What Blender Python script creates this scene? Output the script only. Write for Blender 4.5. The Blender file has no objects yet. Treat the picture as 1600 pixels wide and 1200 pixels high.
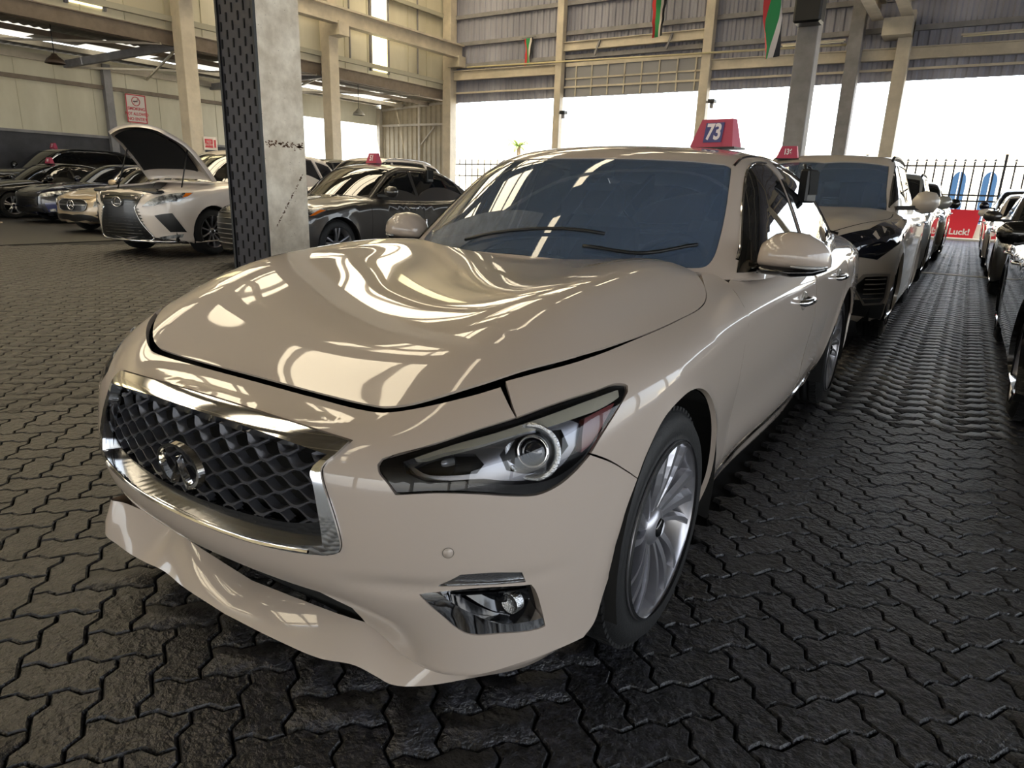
import bpy, bmesh, math, random
import numpy as np
from mathutils import Vector, Matrix
from mathutils.geometry import delaunay_2d_cdt
random.seed(7); RNG = np.random.default_rng(7)
A = np.array; S = bpy.context.scene; COL = S.collection; PI = math.pi
# ------------------------------------------------------------------ camera
CAM = np.array([1.4387, -0.81213, 1.22709]); YAW, PITCH, ROLL, FPX = -0.570532, 0.278716, 0.032575, 1060.0
cy_, sy_, cp_, sp_ = math.cos(YAW), math.sin(YAW), math.cos(PITCH), math.sin(PITCH)
F_ = np.array([sy_*cp_, cy_*cp_, -sp_]); R_ = np.array([cy_, -sy_, 0]); U_ = np.cross(R_, F_)
R2 = math.cos(ROLL)*R_+math.sin(ROLL)*U_; U2 = -math.sin(ROLL)*R_+math.cos(ROLL)*U_
cd = bpy.data.cameras.new('camera'); cam = bpy.data.objects.new('camera', cd); COL.objects.link(cam)
cd.sensor_fit = 'HORIZONTAL'; cd.sensor_width = 36; cd.lens = FPX/1600*36; cd.clip_start = .05; cd.clip_end = 400
M = Matrix([[R2[i], U2[i], -F_[i], CAM[i]] for i in range(3)]+[[0, 0, 0, 1]]); cam.matrix_world = M
S.camera = cam
# ------------------------------------------------------------------ light
S.view_settings.view_transform = 'Standard'; S.view_settings.look = 'None'; S.view_settings.gamma = 1
S.view_settings.use_curve_mapping = False; S.view_settings.exposure = 0.62
w = bpy.data.worlds.new('world'); S.world = w; w.use_nodes = True; nt = w.node_tree; nt.nodes.clear()
sky = nt.nodes.new('ShaderNodeTexSky'); sky.sky_type = 'NISHITA'; sky.sun_disc = False
sky.sun_elevation = math.radians(58); sky.sun_rotation = math.radians(150); sky.dust_density = 4; sky.air_density = 1.2; sky.ozone_density = 1
bg = nt.nodes.new('ShaderNodeBackground'); bg.inputs['Strength'].default_value = 0.55
hz = nt.nodes.new('ShaderNodeMixRGB'); hz.inputs['Fac'].default_value = .55; hz.inputs[2].default_value = (6, 6.2, 6.4, 1)
wo = nt.nodes.new('ShaderNodeOutputWorld')
nt.links.new(sky.outputs[0], hz.inputs[1]); nt.links.new(hz.outputs[0], bg.inputs['Color']); nt.links.new(bg.outputs[0], wo.inputs['Surface'])
sl = bpy.data.lights.new('sun', 'SUN'); sl.energy = 12; sl.angle = math.radians(.6); sl.color = (1, .95, .86)
so = bpy.data.objects.new('sun', sl); COL.objects.link(so); so.rotation_euler = (math.radians(28), math.radians(-14), 0)
# ------------------------------------------------------------------ materials
MATS = {}
def srgb(h):
    c = [int(h[i:i+2], 16)/255 for i in (0, 2, 4)]
    return tuple(x/12.92 if x <= .04045 else ((x+.055)/1.055)**2.4 for x in c)+(1,)
def mat(name, col, rough=.5, metal=0, coat=0, noise=0, nscale=8, col2=None, bump=0, bscale=40, emit=None, estr=0, trans=0, alpha=1, spec=.5, coatr=.03, stretch=None, rnoise=0):
    if name in MATS: return MATS[name]
    m = bpy.data.materials.new(name); m.use_nodes = True; n = m.node_tree; b = n.nodes['Principled BSDF']
    c = srgb(col) if isinstance(col, str) else tuple(col)+(1,)
    b.inputs['Base Color'].default_value = c; b.inputs['Roughness'].default_value = rough; b.inputs['Metallic'].default_value = metal
    b.inputs['Coat Weight'].default_value = coat; b.inputs['Coat Roughness'].default_value = coatr; b.inputs['Specular IOR Level'].default_value = spec
    b.inputs['Transmission Weight'].default_value = trans; b.inputs['Alpha'].default_value = alpha
    tc = n.nodes.new('ShaderNodeTexCoord'); mp = n.nodes.new('ShaderNodeMapping'); n.links.new(tc.outputs['Object'], mp.inputs[0])
    if stretch: mp.inputs['Scale'].default_value = stretch
    if noise or rnoise:
        t = n.nodes.new('ShaderNodeTexNoise'); t.inputs['Scale'].default_value = nscale; t.inputs['Detail'].default_value = 6; t.inputs['Roughness'].default_value = .62
        n.links.new(mp.outputs[0], t.inputs['Vector'])
        if noise:
            r = n.nodes.new('ShaderNodeValToRGB'); r.color_ramp.elements[0].position = .38; r.color_ramp.elements[1].position = .66
            c2 = srgb(col2) if col2 else tuple(x*(1-noise) for x in c[:3])+(1,)
            r.color_ramp.elements[0].color = c2; r.color_ramp.elements[1].color = c
            n.links.new(t.outputs[0], r.inputs[0]); n.links.new(r.outputs[0], b.inputs['Base Color'])
        if rnoise:
            mr = n.nodes.new('ShaderNodeMapRange'); mr.inputs[3].default_value = max(rough-rnoise, .02); mr.inputs[4].default_value = min(rough+rnoise, 1)
            n.links.new(t.outputs[0], mr.inputs[0]); n.links.new(mr.outputs[0], b.inputs['Roughness'])
    if bump:
        t2 = n.nodes.new('ShaderNodeTexNoise'); t2.inputs['Scale'].default_value = bscale; t2.inputs['Detail'].default_value = 5
        n.links.new(mp.outputs[0], t2.inputs['Vector'])
        bu = n.nodes.new('ShaderNodeBump'); bu.inputs['Strength'].default_value = bump; bu.inputs['Distance'].default_value = .01
        n.links.new(t2.outputs[0], bu.inputs['Height']); n.links.new(bu.outputs[0], b.inputs['Normal'])
    if emit: b.inputs['Emission Color'].default_value = srgb(emit); b.inputs['Emission Strength'].default_value = estr
    MATS[name] = m; return m
def thin_glass(name, tint, refl=.06, rough=0.0, body=None, bodyw=0, k=1.2):
    """thin pane: tinted see-through plus mirror reflection growing at grazing angles; body = diffuse colour mixed into the pane"""
    if name in MATS: return MATS[name]
    m = bpy.data.materials.new(name); m.use_nodes = True; n = m.node_tree; n.nodes.clear()
    o = n.nodes.new('ShaderNodeOutputMaterial'); tr = n.nodes.new('ShaderNodeBsdfTransparent'); tr.inputs[0].default_value = tuple(tint)+(1,)
    g = n.nodes.new('ShaderNodeBsdfGlossy'); g.inputs['Roughness'].default_value = rough; fr = n.nodes.new('ShaderNodeFresnel'); fr.inputs[0].default_value = 1.5
    ma = n.nodes.new('ShaderNodeMath'); ma.operation = 'MULTIPLY_ADD'; ma.inputs[1].default_value = k; ma.inputs[2].default_value = refl; ma.use_clamp = True
    n.links.new(fr.outputs[0], ma.inputs[0]); mx = n.nodes.new('ShaderNodeMixShader'); n.links.new(ma.outputs[0], mx.inputs[0])
    src = tr.outputs[0]
    if bodyw:
        d = n.nodes.new('ShaderNodeBsdfDiffuse'); d.inputs[0].default_value = tuple(body)+(1,)
        m2 = n.nodes.new('ShaderNodeMixShader'); m2.inputs[0].default_value = bodyw; n.links.new(tr.outputs[0], m2.inputs[1]); n.links.new(d.outputs[0], m2.inputs[2]); src = m2.outputs[0]
    n.links.new(src, mx.inputs[1]); n.links.new(g.outputs[0], mx.inputs[2]); n.links.new(mx.outputs[0], o.inputs[0])
    MATS[name] = m; return m
def translucent(name, col, mixd=.25):
    m = bpy.data.materials.new(name); m.use_nodes = True; n = m.node_tree; n.nodes.clear()
    o = n.nodes.new('ShaderNodeOutputMaterial'); t = n.nodes.new('ShaderNodeBsdfTranslucent'); t.inputs[0].default_value = srgb(col)
    d = n.nodes.new('ShaderNodeBsdfDiffuse'); d.inputs[0].default_value = srgb(col); x = n.nodes.new('ShaderNodeMixShader'); x.inputs[0].default_value = mixd
    n.links.new(t.outputs[0], x.inputs[1]); n.links.new(d.outputs[0], x.inputs[2]); n.links.new(x.outputs[0], o.inputs[0]); MATS[name] = m; return m
# ------------------------------------------------------------------ object helpers
def link(o, parent=None):
    COL.objects.link(o)
    if parent is not None: o.parent = parent
    return o
def mesh_obj(name, V, F, m, parent=None, smooth=False, normals=None, mats=None, fm=None):
    me = bpy.data.meshes.new(name); me.from_pydata([tuple(map(float, v)) for v in V], [], [tuple(int(i) for i in f) for f in F])
    if mats:
        for x in mats: me.materials.append(x)
        if fm is not None: me.polygons.foreach_set('material_index', np.array(fm, dtype=np.int32))
    elif m: me.materials.append(m)
    if smooth or normals is not None: me.polygons.foreach_set('use_smooth', [True]*len(me.polygons))
    if normals is not None: me.normals_split_custom_set_from_vertices([tuple(map(float, x)) for x in normals])
    me.update(); return link(bpy.data.objects.new(name, me), parent)
class MB:
    """mesh builder: boxes, tubes, lathes, prisms joined in one mesh"""
    def __init__(s): s.V = []; s.F = []; s.sm = []; s.mi = []; s.cur = 0
    def add(s, V, F, smooth=False):
        o = len(s.V); s.V += [tuple(map(float, v)) for v in V]; s.F += [tuple(i+o for i in f) for f in F]; s.sm += [smooth]*len(F); s.mi += [s.cur]*len(F); return s
    def box(s, a, b, R=None, c=None, bev=0):
        x0, y0, z0 = a; x1, y1, z1 = b
        if bev:
            e = bev; V = []
            for sx, x in ((1, x0), (-1, x1)):
                for sy, y in ((1, y0), (-1, y1)):
                    for sz, z in ((1, z0), (-1, z1)):
                        V += [(x, y+sy*e, z+sz*e), (x+sx*e, y, z+sz*e), (x+sx*e, y+sy*e, z)]
            bm = bmesh.new(); vs = [bm.verts.new(v) for v in V]; r = bmesh.ops.convex_hull(bm, input=vs)
            bm.verts.ensure_lookup_table(); bm.verts.index_update(); V = [v.co.copy() for v in bm.verts]; Fc = [[v.index for v in f.verts] for f in bm.faces]; bm.free()
        else:
            V = [(x, y, z) for z in (z0, z1) for y in (y0, y1) for x in (x0, x1)]
            Fc = [(0, 2, 3, 1), (4, 5, 7, 6), (0, 1, 5, 4), (2, 6, 7, 3), (0, 4, 6, 2), (1, 3, 7, 5)]
        if R is not None: V = [Vector(c)+R @ (Vector(v)-Vector(c)) for v in V]
        return s.add(V, Fc)
    def beam(s, p, q, w, h, up=(0, 0, 1)):
        p, q = Vector(p), Vector(q); d = (q-p).normalized(); sd = d.cross(Vector(up)).normalized(); u = sd.cross(d)
        V = [x+sd*a*w/2+u*b*h/2 for x in (p, q) for a, b in ((-1, -1), (1, -1), (1, 1), (-1, 1))]
        return s.add(V, [(0, 1, 2, 3), (7, 6, 5, 4), (0, 4, 5, 1), (1, 5, 6, 2), (2, 6, 7, 3), (3, 7, 4, 0)])
    def ibeam(s, p, q, w, h, t=.03, up=(0, 0, 1)):
        p, q = Vector(p), Vector(q); d = (q-p).normalized(); sd = d.cross(Vector(up)).normalized(); u = sd.cross(d)
        s.beam(p+u*(h/2-t/2), q+u*(h/2-t/2), w, t, up); s.beam(p-u*(h/2-t/2), q-u*(h/2-t/2), w, t, up); return s.beam(p, q, t, h-2*t, up)
    def tube(s, pts, r, n=8, closed=False, cap=True):
        P = [Vector(p) for p in pts]; k = len(P); rr = r if hasattr(r, '__len__') else [r]*k; V = []; nrm = None
        for i in range(k):
            a = P[(i-1) % k] if closed or i else P[i]; b = P[(i+1) % k] if closed or i < k-1 else P[i]; t = (b-a).normalized()
            if nrm is None: nrm = t.orthogonal().normalized()
            nrm = (nrm-t*nrm.dot(t)).normalized(); bn = t.cross(nrm)
            V += [P[i]+(nrm*math.cos(2*PI*j/n)+bn*math.sin(2*PI*j/n))*rr[i] for j in range(n)]
        F = [(i*n+j, i*n+(j+1) % n, (i+1) % k*n+(j+1) % n, (i+1) % k*n+j) for i in range(k if closed else k-1) for j in range(n)]
        if cap and not closed: F += [tuple(range(n))[::-1], tuple(range((k-1)*n, k*n))]
        return s.add(V, F, True)
    def lathe(s, prof, n=32, M=None, closed=False, smooth=True):
        """prof (r, h) about local x axis"""
        V = [(h, r*math.cos(2*PI*j/n), r*math.sin(2*PI*j/n)) for r, h in prof for j in range(n)]
        if M is not None: V = [M @ Vector(v) for v in V]
        k = len(prof); F = [(i*n+j, i*n+(j+1) % n, (i+1) % k*n+(j+1) % n, (i+1) % k*n+j) for i in range(k if closed else k-1) for j in range(n)]
        return s.add(V, F, smooth)
    def prism(s, poly, d0, d1, M=None):
        """poly in local (y,z) plane extruded along x from d0 to d1"""
        n = len(poly); V = [(d0, a, b) for a, b in poly]+[(d1, a, b) for a, b in poly]
        if M is not None: V = [M @ Vector(v) for v in V]
        return s.add(V, [tuple(range(n))[::-1], tuple(range(n, 2*n))]+[(i, (i+1) % n, n+(i+1) % n, n+i) for i in range(n)])
    def obj(s, name, m, parent=None, loc=None):
        me = bpy.data.meshes.new(name); V = s.V
        if loc is not None: V = [(v[0]-loc[0], v[1]-loc[1], v[2]-loc[2]) for v in V]
        me.from_pydata(V, [], s.F)
        for x in (m if isinstance(m, (list, tuple)) else [m]): me.materials.append(x)
        me.polygons.foreach_set('use_smooth', s.sm); me.polygons.foreach_set('material_index', s.mi)
        bm = bmesh.new(); bm.from_mesh(me); bmesh.ops.recalc_face_normals(bm, faces=bm.faces); bm.to_mesh(me); bm.free(); me.update()
        o = link(bpy.data.objects.new(name, me), parent)
        if loc is not None: o.location = loc
        return o
def thing(name, label, cat, loc=(0, 0, 0), rz=0, group=None, scale=1):
    o = bpy.data.objects.new(name, None); COL.objects.link(o); o.location = loc; o.rotation_euler = (0, 0, rz); o.scale = (scale,)*3
    o.empty_display_size = .1; o['label'] = label; o['category'] = cat
    if group: o['group'] = group
    return o
def tag(o, label, cat, group=None):
    o['label'] = label; o['category'] = cat
    if group: o['group'] = group
    return o
def struct(o): o['kind'] = 'structure'; return o
def text_mesh(name, txt, size, m, M, parent=None, depth=.002, sx=1, bold=0, align='CENTER'):
    cu = bpy.data.curves.new(name, 'FONT'); cu.body = txt; cu.size = size; cu.extrude = depth; cu.align_x = align; cu.align_y = 'CENTER'; cu.offset = bold; cu.space_line = .95
    o = bpy.data.objects.new('tmp', cu); COL.objects.link(o); dg = bpy.context.evaluated_depsgraph_get(); me = bpy.data.meshes.new_from_object(o.evaluated_get(dg))
    bpy.data.objects.remove(o); me.name = name; me.materials.clear(); me.materials.append(m); me.transform(Matrix.Diagonal((sx, 1, 1, 1))); me.transform(M)
    return link(bpy.data.objects.new(name, me), parent)
def catmull(P, n=6, closed=False, sharp=45):
    """round a polyline through its points, keeping corners sharper than `sharp` degrees"""
    P = np.array(P, float); k = len(P); out = []; T = []
    for i in range(k):
        if not closed and i in (0, k-1): T.append((P[1]-P[0]) if i == 0 else (P[-1]-P[-2])); continue
        a = P[i]-P[i-1]; b = P[(i+1) % k]-P[i]; la, lb = np.linalg.norm(a)+1e-9, np.linalg.norm(b)+1e-9
        T.append(None if np.dot(a, b)/(la*lb) < math.cos(math.radians(sharp)) else (a/la+b/lb)/2)
    for i in range(k if closed else k-1):
        p, q = P[i], P[(i+1) % k]; L = np.linalg.norm(q-p); t0 = T[i]; t1 = T[(i+1) % k]
        d = (q-p)/(L+1e-9); t0 = d if t0 is None else t0/(np.linalg.norm(t0)+1e-9); t1 = d if t1 is None else t1/(np.linalg.norm(t1)+1e-9)
        for j in range(n):
            s = j/n; out.append((2*s**3-3*s*s+1)*p+(s**3-2*s*s+s)*L*t0+(-2*s**3+3*s*s)*q+(s**3-s*s)*L*t1)
    if not closed: out.append(P[-1])
    return np.array(out)
def resample(P, h, closed=True):
    P = np.array(P, float); Q = np.vstack([P, P[:1]]) if closed else P; out = []
    for a, b in zip(Q[:-1], Q[1:]):
        L = np.linalg.norm(b-a); n = max(1, int(round(L/h)))
        out += [a+(b-a)*i/n for i in range(n)]
    if not closed: out.append(Q[-1])
    out = np.array(out); keep = [0]
    for i in range(1, len(out)):
        if np.linalg.norm(out[i]-out[keep[-1]]) > h*.3: keep.append(i)
    if closed and len(keep) > 3 and np.linalg.norm(out[keep[-1]]-out[0]) < h*.3: keep.pop()
    return out[keep]
# ---- implicit shape tools
def nspline(xk,yk,xq):
    """natural cubic spline; yk (...,n) -> (...,m)"""
    xk=np.asarray(xk,float);yk=np.asarray(yk,float);n=len(xk);h=np.diff(xk)
    A=np.zeros((n,n));A[0,0]=A[-1,-1]=1;B=np.zeros((n,)+yk.shape[:-1])
    ym=np.moveaxis(yk,-1,0)
    for i in range(1,n-1):
        A[i,i-1]=h[i-1];A[i,i]=2*(h[i-1]+h[i]);A[i,i+1]=h[i]
        B[i]=6*((ym[i+1]-ym[i])/h[i]-(ym[i]-ym[i-1])/h[i-1])
    M=np.linalg.solve(A,B.reshape(n,-1)).reshape(B.shape)
    xq=np.clip(xq,xk[0],xk[-1]);i=np.clip(np.searchsorted(xk,xq)-1,0,n-2)
    t=xq-xk[i];hi=h[i];e=(slice(None),)+(None,)*(ym.ndim-1)
    a=ym[i];b=(ym[i+1]-ym[i])/hi[e]-hi[e]*(2*M[i]+M[i+1])/6;c=M[i]/2;d=(M[i+1]-M[i])/(6*hi[e])
    return np.moveaxis(a+t[e]*(b+t[e]*(c+t[e]*d)),0,-1)
class Tab:
    """smooth height table g(a,b): rows over a, columns over b; b mirrored about 0 when sym"""
    def __init__(s,ak,bk,T,sym=False,n=(181,121),smooth=0):
        ak=list(ak);bk=list(bk);T=np.array(T,float)
        if sym:
            k=[-b for b in bk[:0:-1]];T=np.concatenate([T[:,:0:-1],T],1);bk=k+bk
        s.a=np.linspace(ak[0],ak[-1],n[0]);s.b=np.linspace(bk[0],bk[-1],n[1])
        G=nspline(bk,T,s.b);G=nspline(ak,G.T,s.a).T
        for _ in range(smooth):
            P=np.pad(G,1,mode='edge');G=(2*G+.5*(P[2:,1:-1]+P[:-2,1:-1]+P[1:-1,2:]+P[1:-1,:-2]))/4
        s.G=G
    def __call__(s,a,b):
        fa=np.clip((a-s.a[0])/(s.a[1]-s.a[0]),0,len(s.a)-1.001);fb=np.clip((b-s.b[0])/(s.b[1]-s.b[0]),0,len(s.b)-1.001)
        ia=fa.astype(int);ib=fb.astype(int);u=fa-ia;v=fb-ib
        def W(t):return (-.5*t+t*t-.5*t**3,1-2.5*t*t+1.5*t**3,.5*t+2*t*t-1.5*t**3,-.5*t*t+.5*t**3)
        wa=W(u);wb=W(v);r=0
        for i in range(4):
            ja=np.clip(ia+i-1,0,len(s.a)-1);q=0
            for j in range(4):
                q=q+wb[j]*s.G[ja,np.clip(ib+j-1,0,len(s.b)-1)]
            r=r+wa[i]*q
        return r
def smax(a,b,k):
    h=np.maximum(k-np.abs(a-b),0);return np.maximum(a,b)+h*h/(4*k)
def smin(a,b,k): return -smax(-a,-b,k)
def grad(f,P,h=1e-3):
    g=np.empty_like(P)
    for i in range(3):
        d=np.zeros(3);d[i]=h;g[:,i]=(f(P+d)-f(P-d))/(2*h)
    return g/np.maximum(np.linalg.norm(g,axis=1,keepdims=True),1e-9)
def march(f,O,D,t0,t1,n=60,inside=True):
    """first sign change of f along O+tD ; inside: from f<0 to f>0, else from f>0 to f<0"""
    N=len(D);O=np.broadcast_to(O,D.shape);s=1 if inside else -1
    ts=np.linspace(t0,t1,n);lo=np.full(N,t0,float);hi=np.full(N,t1,float);done=np.zeros(N,bool);act=np.arange(N)
    prev=np.full(N,t0,float)
    for t in ts[1:]:
        v=s*f(O[act]+t*D[act]);hit=v>0;h=act[hit];hi[h]=t;lo[h]=prev[h];done[h]=True;act=act[~hit];prev[act]=t
        if not len(act):break
    a=np.where(done)[0]
    if len(a):
        l=lo[a];h=hi[a]
        for _ in range(22):
            m=(l+h)/2;v=s*f(O[a]+m[:,None]*D[a])>0;h=np.where(v,m,h);l=np.where(v,l,m)
        lo[a]=hi[a]=(l+h)/2
    return np.where(done,hi,np.nan)
# ------------------------------------------------------------------ panels cut out of an implicit body
def pmode(mode, P=None, uv=None, c=(0, 1.0, .42)):
    k = mode
    if P is not None:
        P = np.atleast_2d(P)
        if k == 'top': return P[:, :2]
        if k == 'front': return P[:, [0, 2]]
        if k == 'side': return P[:, 1:3]
        if k == 'cyl': a = np.arctan2(P[:, 2]-c[2], P[:, 0]-c[0]); return np.stack([P[:, 1], a*.55], 1)
        D = P-np.array(c); D = D/np.linalg.norm(D, axis=1, keepdims=True); z = np.arccos(np.clip(D[:, 2], -1, 1)); h = np.hypot(D[:, 0], D[:, 1])+1e-9
        return np.stack([z*D[:, 0]/h, z*D[:, 1]/h], 1)
    n = len(uv); O = np.zeros((n, 3)); D = np.zeros((n, 3))
    if k == 'top': O[:, :2] = uv; O[:, 2] = c[2]; D[:, 2] = 1
    elif k == 'front': O[:, 0] = uv[:, 0]; O[:, 2] = uv[:, 1]; O[:, 1] = c[1]; D[:, 1] = -1
    elif k == 'side': O[:, 0] = c[0]; O[:, 1:3] = uv; D[:, 0] = 1
    elif k == 'cyl': O[:, 0] = c[0]; O[:, 1] = uv[:, 0]; O[:, 2] = c[2]; a = uv[:, 1]/.55; D[:, 0] = np.cos(a); D[:, 2] = np.sin(a)
    else:
        r = np.linalg.norm(uv, axis=1)+1e-9; O[:] = c; D[:, 2] = np.cos(r); D[:, 0] = np.sin(r)*uv[:, 0]/r; D[:, 1] = np.sin(r)*uv[:, 1]/r
    return O, D
def inpoly(Q, L):
    x, y = Q[:, 0], Q[:, 1]; ins = np.zeros(len(Q), bool); A = L; B = np.roll(L, -1, 0)
    for (x0, y0), (x1, y1) in zip(A, B):
        if y0 == y1: continue
        m = (y0 > y) != (y1 > y); ins ^= m & (x < (x1-x0)*(y-y0)/(y1-y0)+x0)
    return ins
def dist_edges(Q, L):
    d = np.full(len(Q), 1e9); B = np.roll(L, -1, 0)
    for a, b in zip(L, B):
        e = b-a; t = np.clip(((Q-a)@e)/(e@e+1e-12), 0, 1); d = np.minimum(d, np.hypot(*(Q-a-t[:, None]*e).T))
    return d
def panel(name, f, loops, mode, h, m, parent, off=0., flange=.010, gap=0., c=(0, 1.0, .42), sides=(1,), tmax=4, nmarch=50, sharp=45, smooth=True, hflange=None, bh=None, nrmf=None):
    """surface piece of the body f=0 bounded by 3-D outlines (first outer, rest holes), with a turned-in edge"""
    g = (lambda P: f(P)-off) if off else f
    UV = []
    for i, L in enumerate(loops):
        L = np.array(L, float)
        if smooth: L = catmull(L, 5, True, sharp)
        q = pmode(mode, P=L, c=c); q = resample(q, bh or h*.7)
        if gap:
            a = np.roll(q, 1, 0); b = np.roll(q, -1, 0); t = b-a; t /= np.linalg.norm(t, axis=1, keepdims=True)+1e-9; nn = np.stack([-t[:, 1], t[:, 0]], 1)
            area = .5*np.sum(q[:, 0]*np.roll(q[:, 1], -1)-q[:, 1]*np.roll(q[:, 0], -1)); s = np.sign(area)*(1 if i == 0 else -1)
            q = q+nn*s*gap
        UV.append(q)
    lo = UV[0].min(0); hi = UV[0].max(0); G = []; k = 0; y = lo[1]+h*.5
    while y < hi[1]:
        xs = np.arange(lo[0]+(h*.5 if k % 2 else 0), hi[0], h); G.append(np.stack([xs, np.full(len(xs), y)], 1)); y += h*.866; k += 1
    G = np.vstack(G) if G else np.zeros((0, 2)); ok = inpoly(G, UV[0])
    for L in UV[1:]: ok &= ~inpoly(G, L)
    G = G[ok]
    if len(G):
        d = np.full(len(G), 1e9)
        for L in UV: d = np.minimum(d, dist_edges(G, L))
        G = G[d > h*.42]
    pts = np.vstack(UV+[G]); E = []; o = 0; rng = []
    for L in UV: n = len(L); E += [(o+i, o+(i+1) % n) for i in range(n)]; rng.append((o, n)); o += n
    r = delaunay_2d_cdt([Vector(p) for p in pts], E, [], 0, 1e-6); V2 = np.array([tuple(v) for v in r[0]]); T = np.array([list(t) for t in r[2] if len(t) == 3])
    ce = V2[T].mean(1); ok = inpoly(ce, UV[0])
    for L in UV[1:]: ok &= ~inpoly(ce, L)
    T = T[ok]
    O, D = pmode(mode, uv=V2, c=c); t = march(g, O, D, 0., tmax, nmarch); bad = np.isnan(t)
    if bad.any():
        T = T[~bad[T].any(1)]; t = np.where(bad, 0, t)
    P = O+t[:, None]*D; N = grad(nrmf or g, P)
    fn = np.cross(P[T[:, 1]]-P[T[:, 0]], P[T[:, 2]]-P[T[:, 0]]); fl = (fn*N[T].mean(1)).sum(1) < 0; T[fl] = T[fl][:, ::-1]
    # boundary edges -> flange
    ed = {}
    for a, b, cc in T:
        for e in ((a, b), (b, cc), (cc, a)): ed[e] = ed.get(e, 0)+1
    be = [e for e in ed if (e[1], e[0]) not in ed]
    Va = [P]; Na = [N]; Fa = [tuple(x) for x in T]; base = len(P)
    if flange and be:
        nxt = {}
        acc = {}
        for a, b in be:
            tt = P[b]-P[a]; s = np.cross(tt, N[a]); s /= np.linalg.norm(s)+1e-9
            for q in (a, b): acc[q] = acc.get(q, 0)+s
        idx = {q: i for i, q in enumerate(acc)}; K = list(acc); A = np.array([acc[q]/(np.linalg.norm(acc[q])+1e-9) for q in K])
        fd = flange
        if hflange:
            fd = np.array([hflange(P[q]) for q in K])[:, None]
        Va += [P[K], P[K]-N[K]*fd]; Na += [A, A]; nb = len(K)
        Fa += [(base+idx[b], base+idx[a], base+nb+idx[a], base+nb+idx[b]) for a, b in be]
    Va = np.vstack(Va); Na = np.vstack(Na); out = []
    # drop unused vertices
    used = np.unique(np.concatenate([np.array(x) for x in Fa])); mp = -np.ones(len(Va), int); mp[used] = np.arange(len(used)); Va = Va[used]; Na = Na[used]; Fa = [tuple(mp[list(x)]) for x in Fa]
    for s in sides:
        V = Va*np.array([s, 1, 1]); NN = Na*np.array([s, 1, 1]); FF = Fa if s > 0 else [x[::-1] for x in Fa]
        out.append(mesh_obj(name, V, FF, m, parent, normals=NN))
    return out[0] if len(out) == 1 else out
def on_surf(f, P, mode, off=0., c=(0, 1.0, .42), tmax=4):
    """points P moved onto the surface f=off along the mapping's rays; returns points, normals"""
    g = lambda Q: f(Q)-off
    O, D = pmode(mode, uv=pmode(mode, P=np.array(P, float), c=c), c=c); t = march(g, O, D, 0., tmax, 60); X = O+t[:, None]*D; k = ~np.isnan(t)
    return X[k], grad(g, X[k])
def ribbon(name, f, line, mode, prof, m, parent, c=(0, 1.0, .42), h=.02, closed=False, sides=(1,), sharp=45, wfun=None, raw=False):
    """strip swept along a line on the surface; prof = [(across, height), ...]"""
    L = np.array(line, float) if raw else resample(catmull(line, 6, closed, sharp), h, closed); X, N = on_surf(f, L, mode, 0, c); k = len(X)
    T = np.roll(X, -1, 0)-np.roll(X, 1, 0)
    if not closed: T[0] = X[1]-X[0]; T[-1] = X[-1]-X[-2]
    T /= np.linalg.norm(T, axis=1, keepdims=True)+1e-9; B = np.cross(T, N); V = []; n = len(prof)
    for i in range(k):
        s = wfun(i/(k-1)) if wfun else 1
        for a, b in prof: V.append(X[i]+B[i]*a*s+N[i]*b)
    F = [(i*n+j, i*n+j+1, (i+1) % k*n+j+1, (i+1) % k*n+j) for i in range(k if closed else k-1) for j in range(n-1)]
    V = np.array(V); out = []
    for s in sides:
        mb = MB(); mb.add(V*np.array([s, 1, 1]), F if s > 0 else [x[::-1] for x in F], True)
        me = bpy.data.meshes.new(name); me.from_pydata(mb.V, [], mb.F); me.materials.append(m); me.polygons.foreach_set('use_smooth', [True]*len(me.polygons))
        try: me.set_sharp_from_angle(angle=math.radians(38))
        except Exception: pass
        out.append(link(bpy.data.objects.new(name, me), parent))
    return out[0] if len(out) == 1 else out
# ---- main sedan shape
X=[0,.2,.4,.55,.65,.75,.82,.92,1.0]
HT=Tab([-.1,.0,.15,.225,.35,.5,.7,1.0,1.3,1.6,2.0,3.0,4.0,4.5,4.75,4.9],X,[
[.60,.60,.59,.58,.55,.50,.46,.40,.36],
[.675,.675,.675,.665,.64,.60,.57,.51,.46],
[.725,.725,.727,.725,.712,.685,.66,.61,.56],
[.75,.75,.755,.76,.752,.735,.72,.67,.62],
[.812,.815,.827,.836,.830,.808,.79,.73,.68],
[.868,.873,.890,.902,.890,.850,.815,.76,.72],
[.914,.921,.944,.962,.948,.890,.85,.79,.74],
[.950,.958,.980,1.0,.986,.918,.878,.82,.77],
[.972,.980,1.0,1.017,1.0,.938,.897,.84,.79],
[.985,.990,1.0,1.005,.985,.945,.912,.86,.80],
[.99,.99,1.0,1.0,.99,.96,.93,.88,.82],
[1.0,1.0,1.0,1.0,.99,.97,.95,.90,.84],
[1.02,1.02,1.02,1.01,1.0,.98,.95,.90,.84],
[1.03,1.03,1.03,1.02,1.0,.97,.94,.88,.82],
[1.03,1.03,1.03,1.01,.98,.94,.90,.84,.78],
[.95,.95,.95,.93,.90,.86,.82,.76,.7]],sym=True)
Z=[.1,.2,.3,.4,.5,.6,.7,.8,.9,1.0]
Yw=[-.1,.2,.4,.6,.85,1.2,1.6,2.2,2.9,3.4,3.7,4.1,4.5,4.75,4.9]
bw=[.72,.83,.88,.900,.908,.903,.900,.908,.912,.914,.918,.905,.87,.82,.76]
dz=[-.045,-.03,-.012,-.004,0,.0,-.002,-.008,-.035,-.09]
dm=[-.11,-.095,-.055,-.02,-.006,-.003,-.002,-.008,-.035,-.09]
mw=[0,0,0,0,.0,.35,.95,1,1,.95,.1,0,0,0,0]
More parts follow.
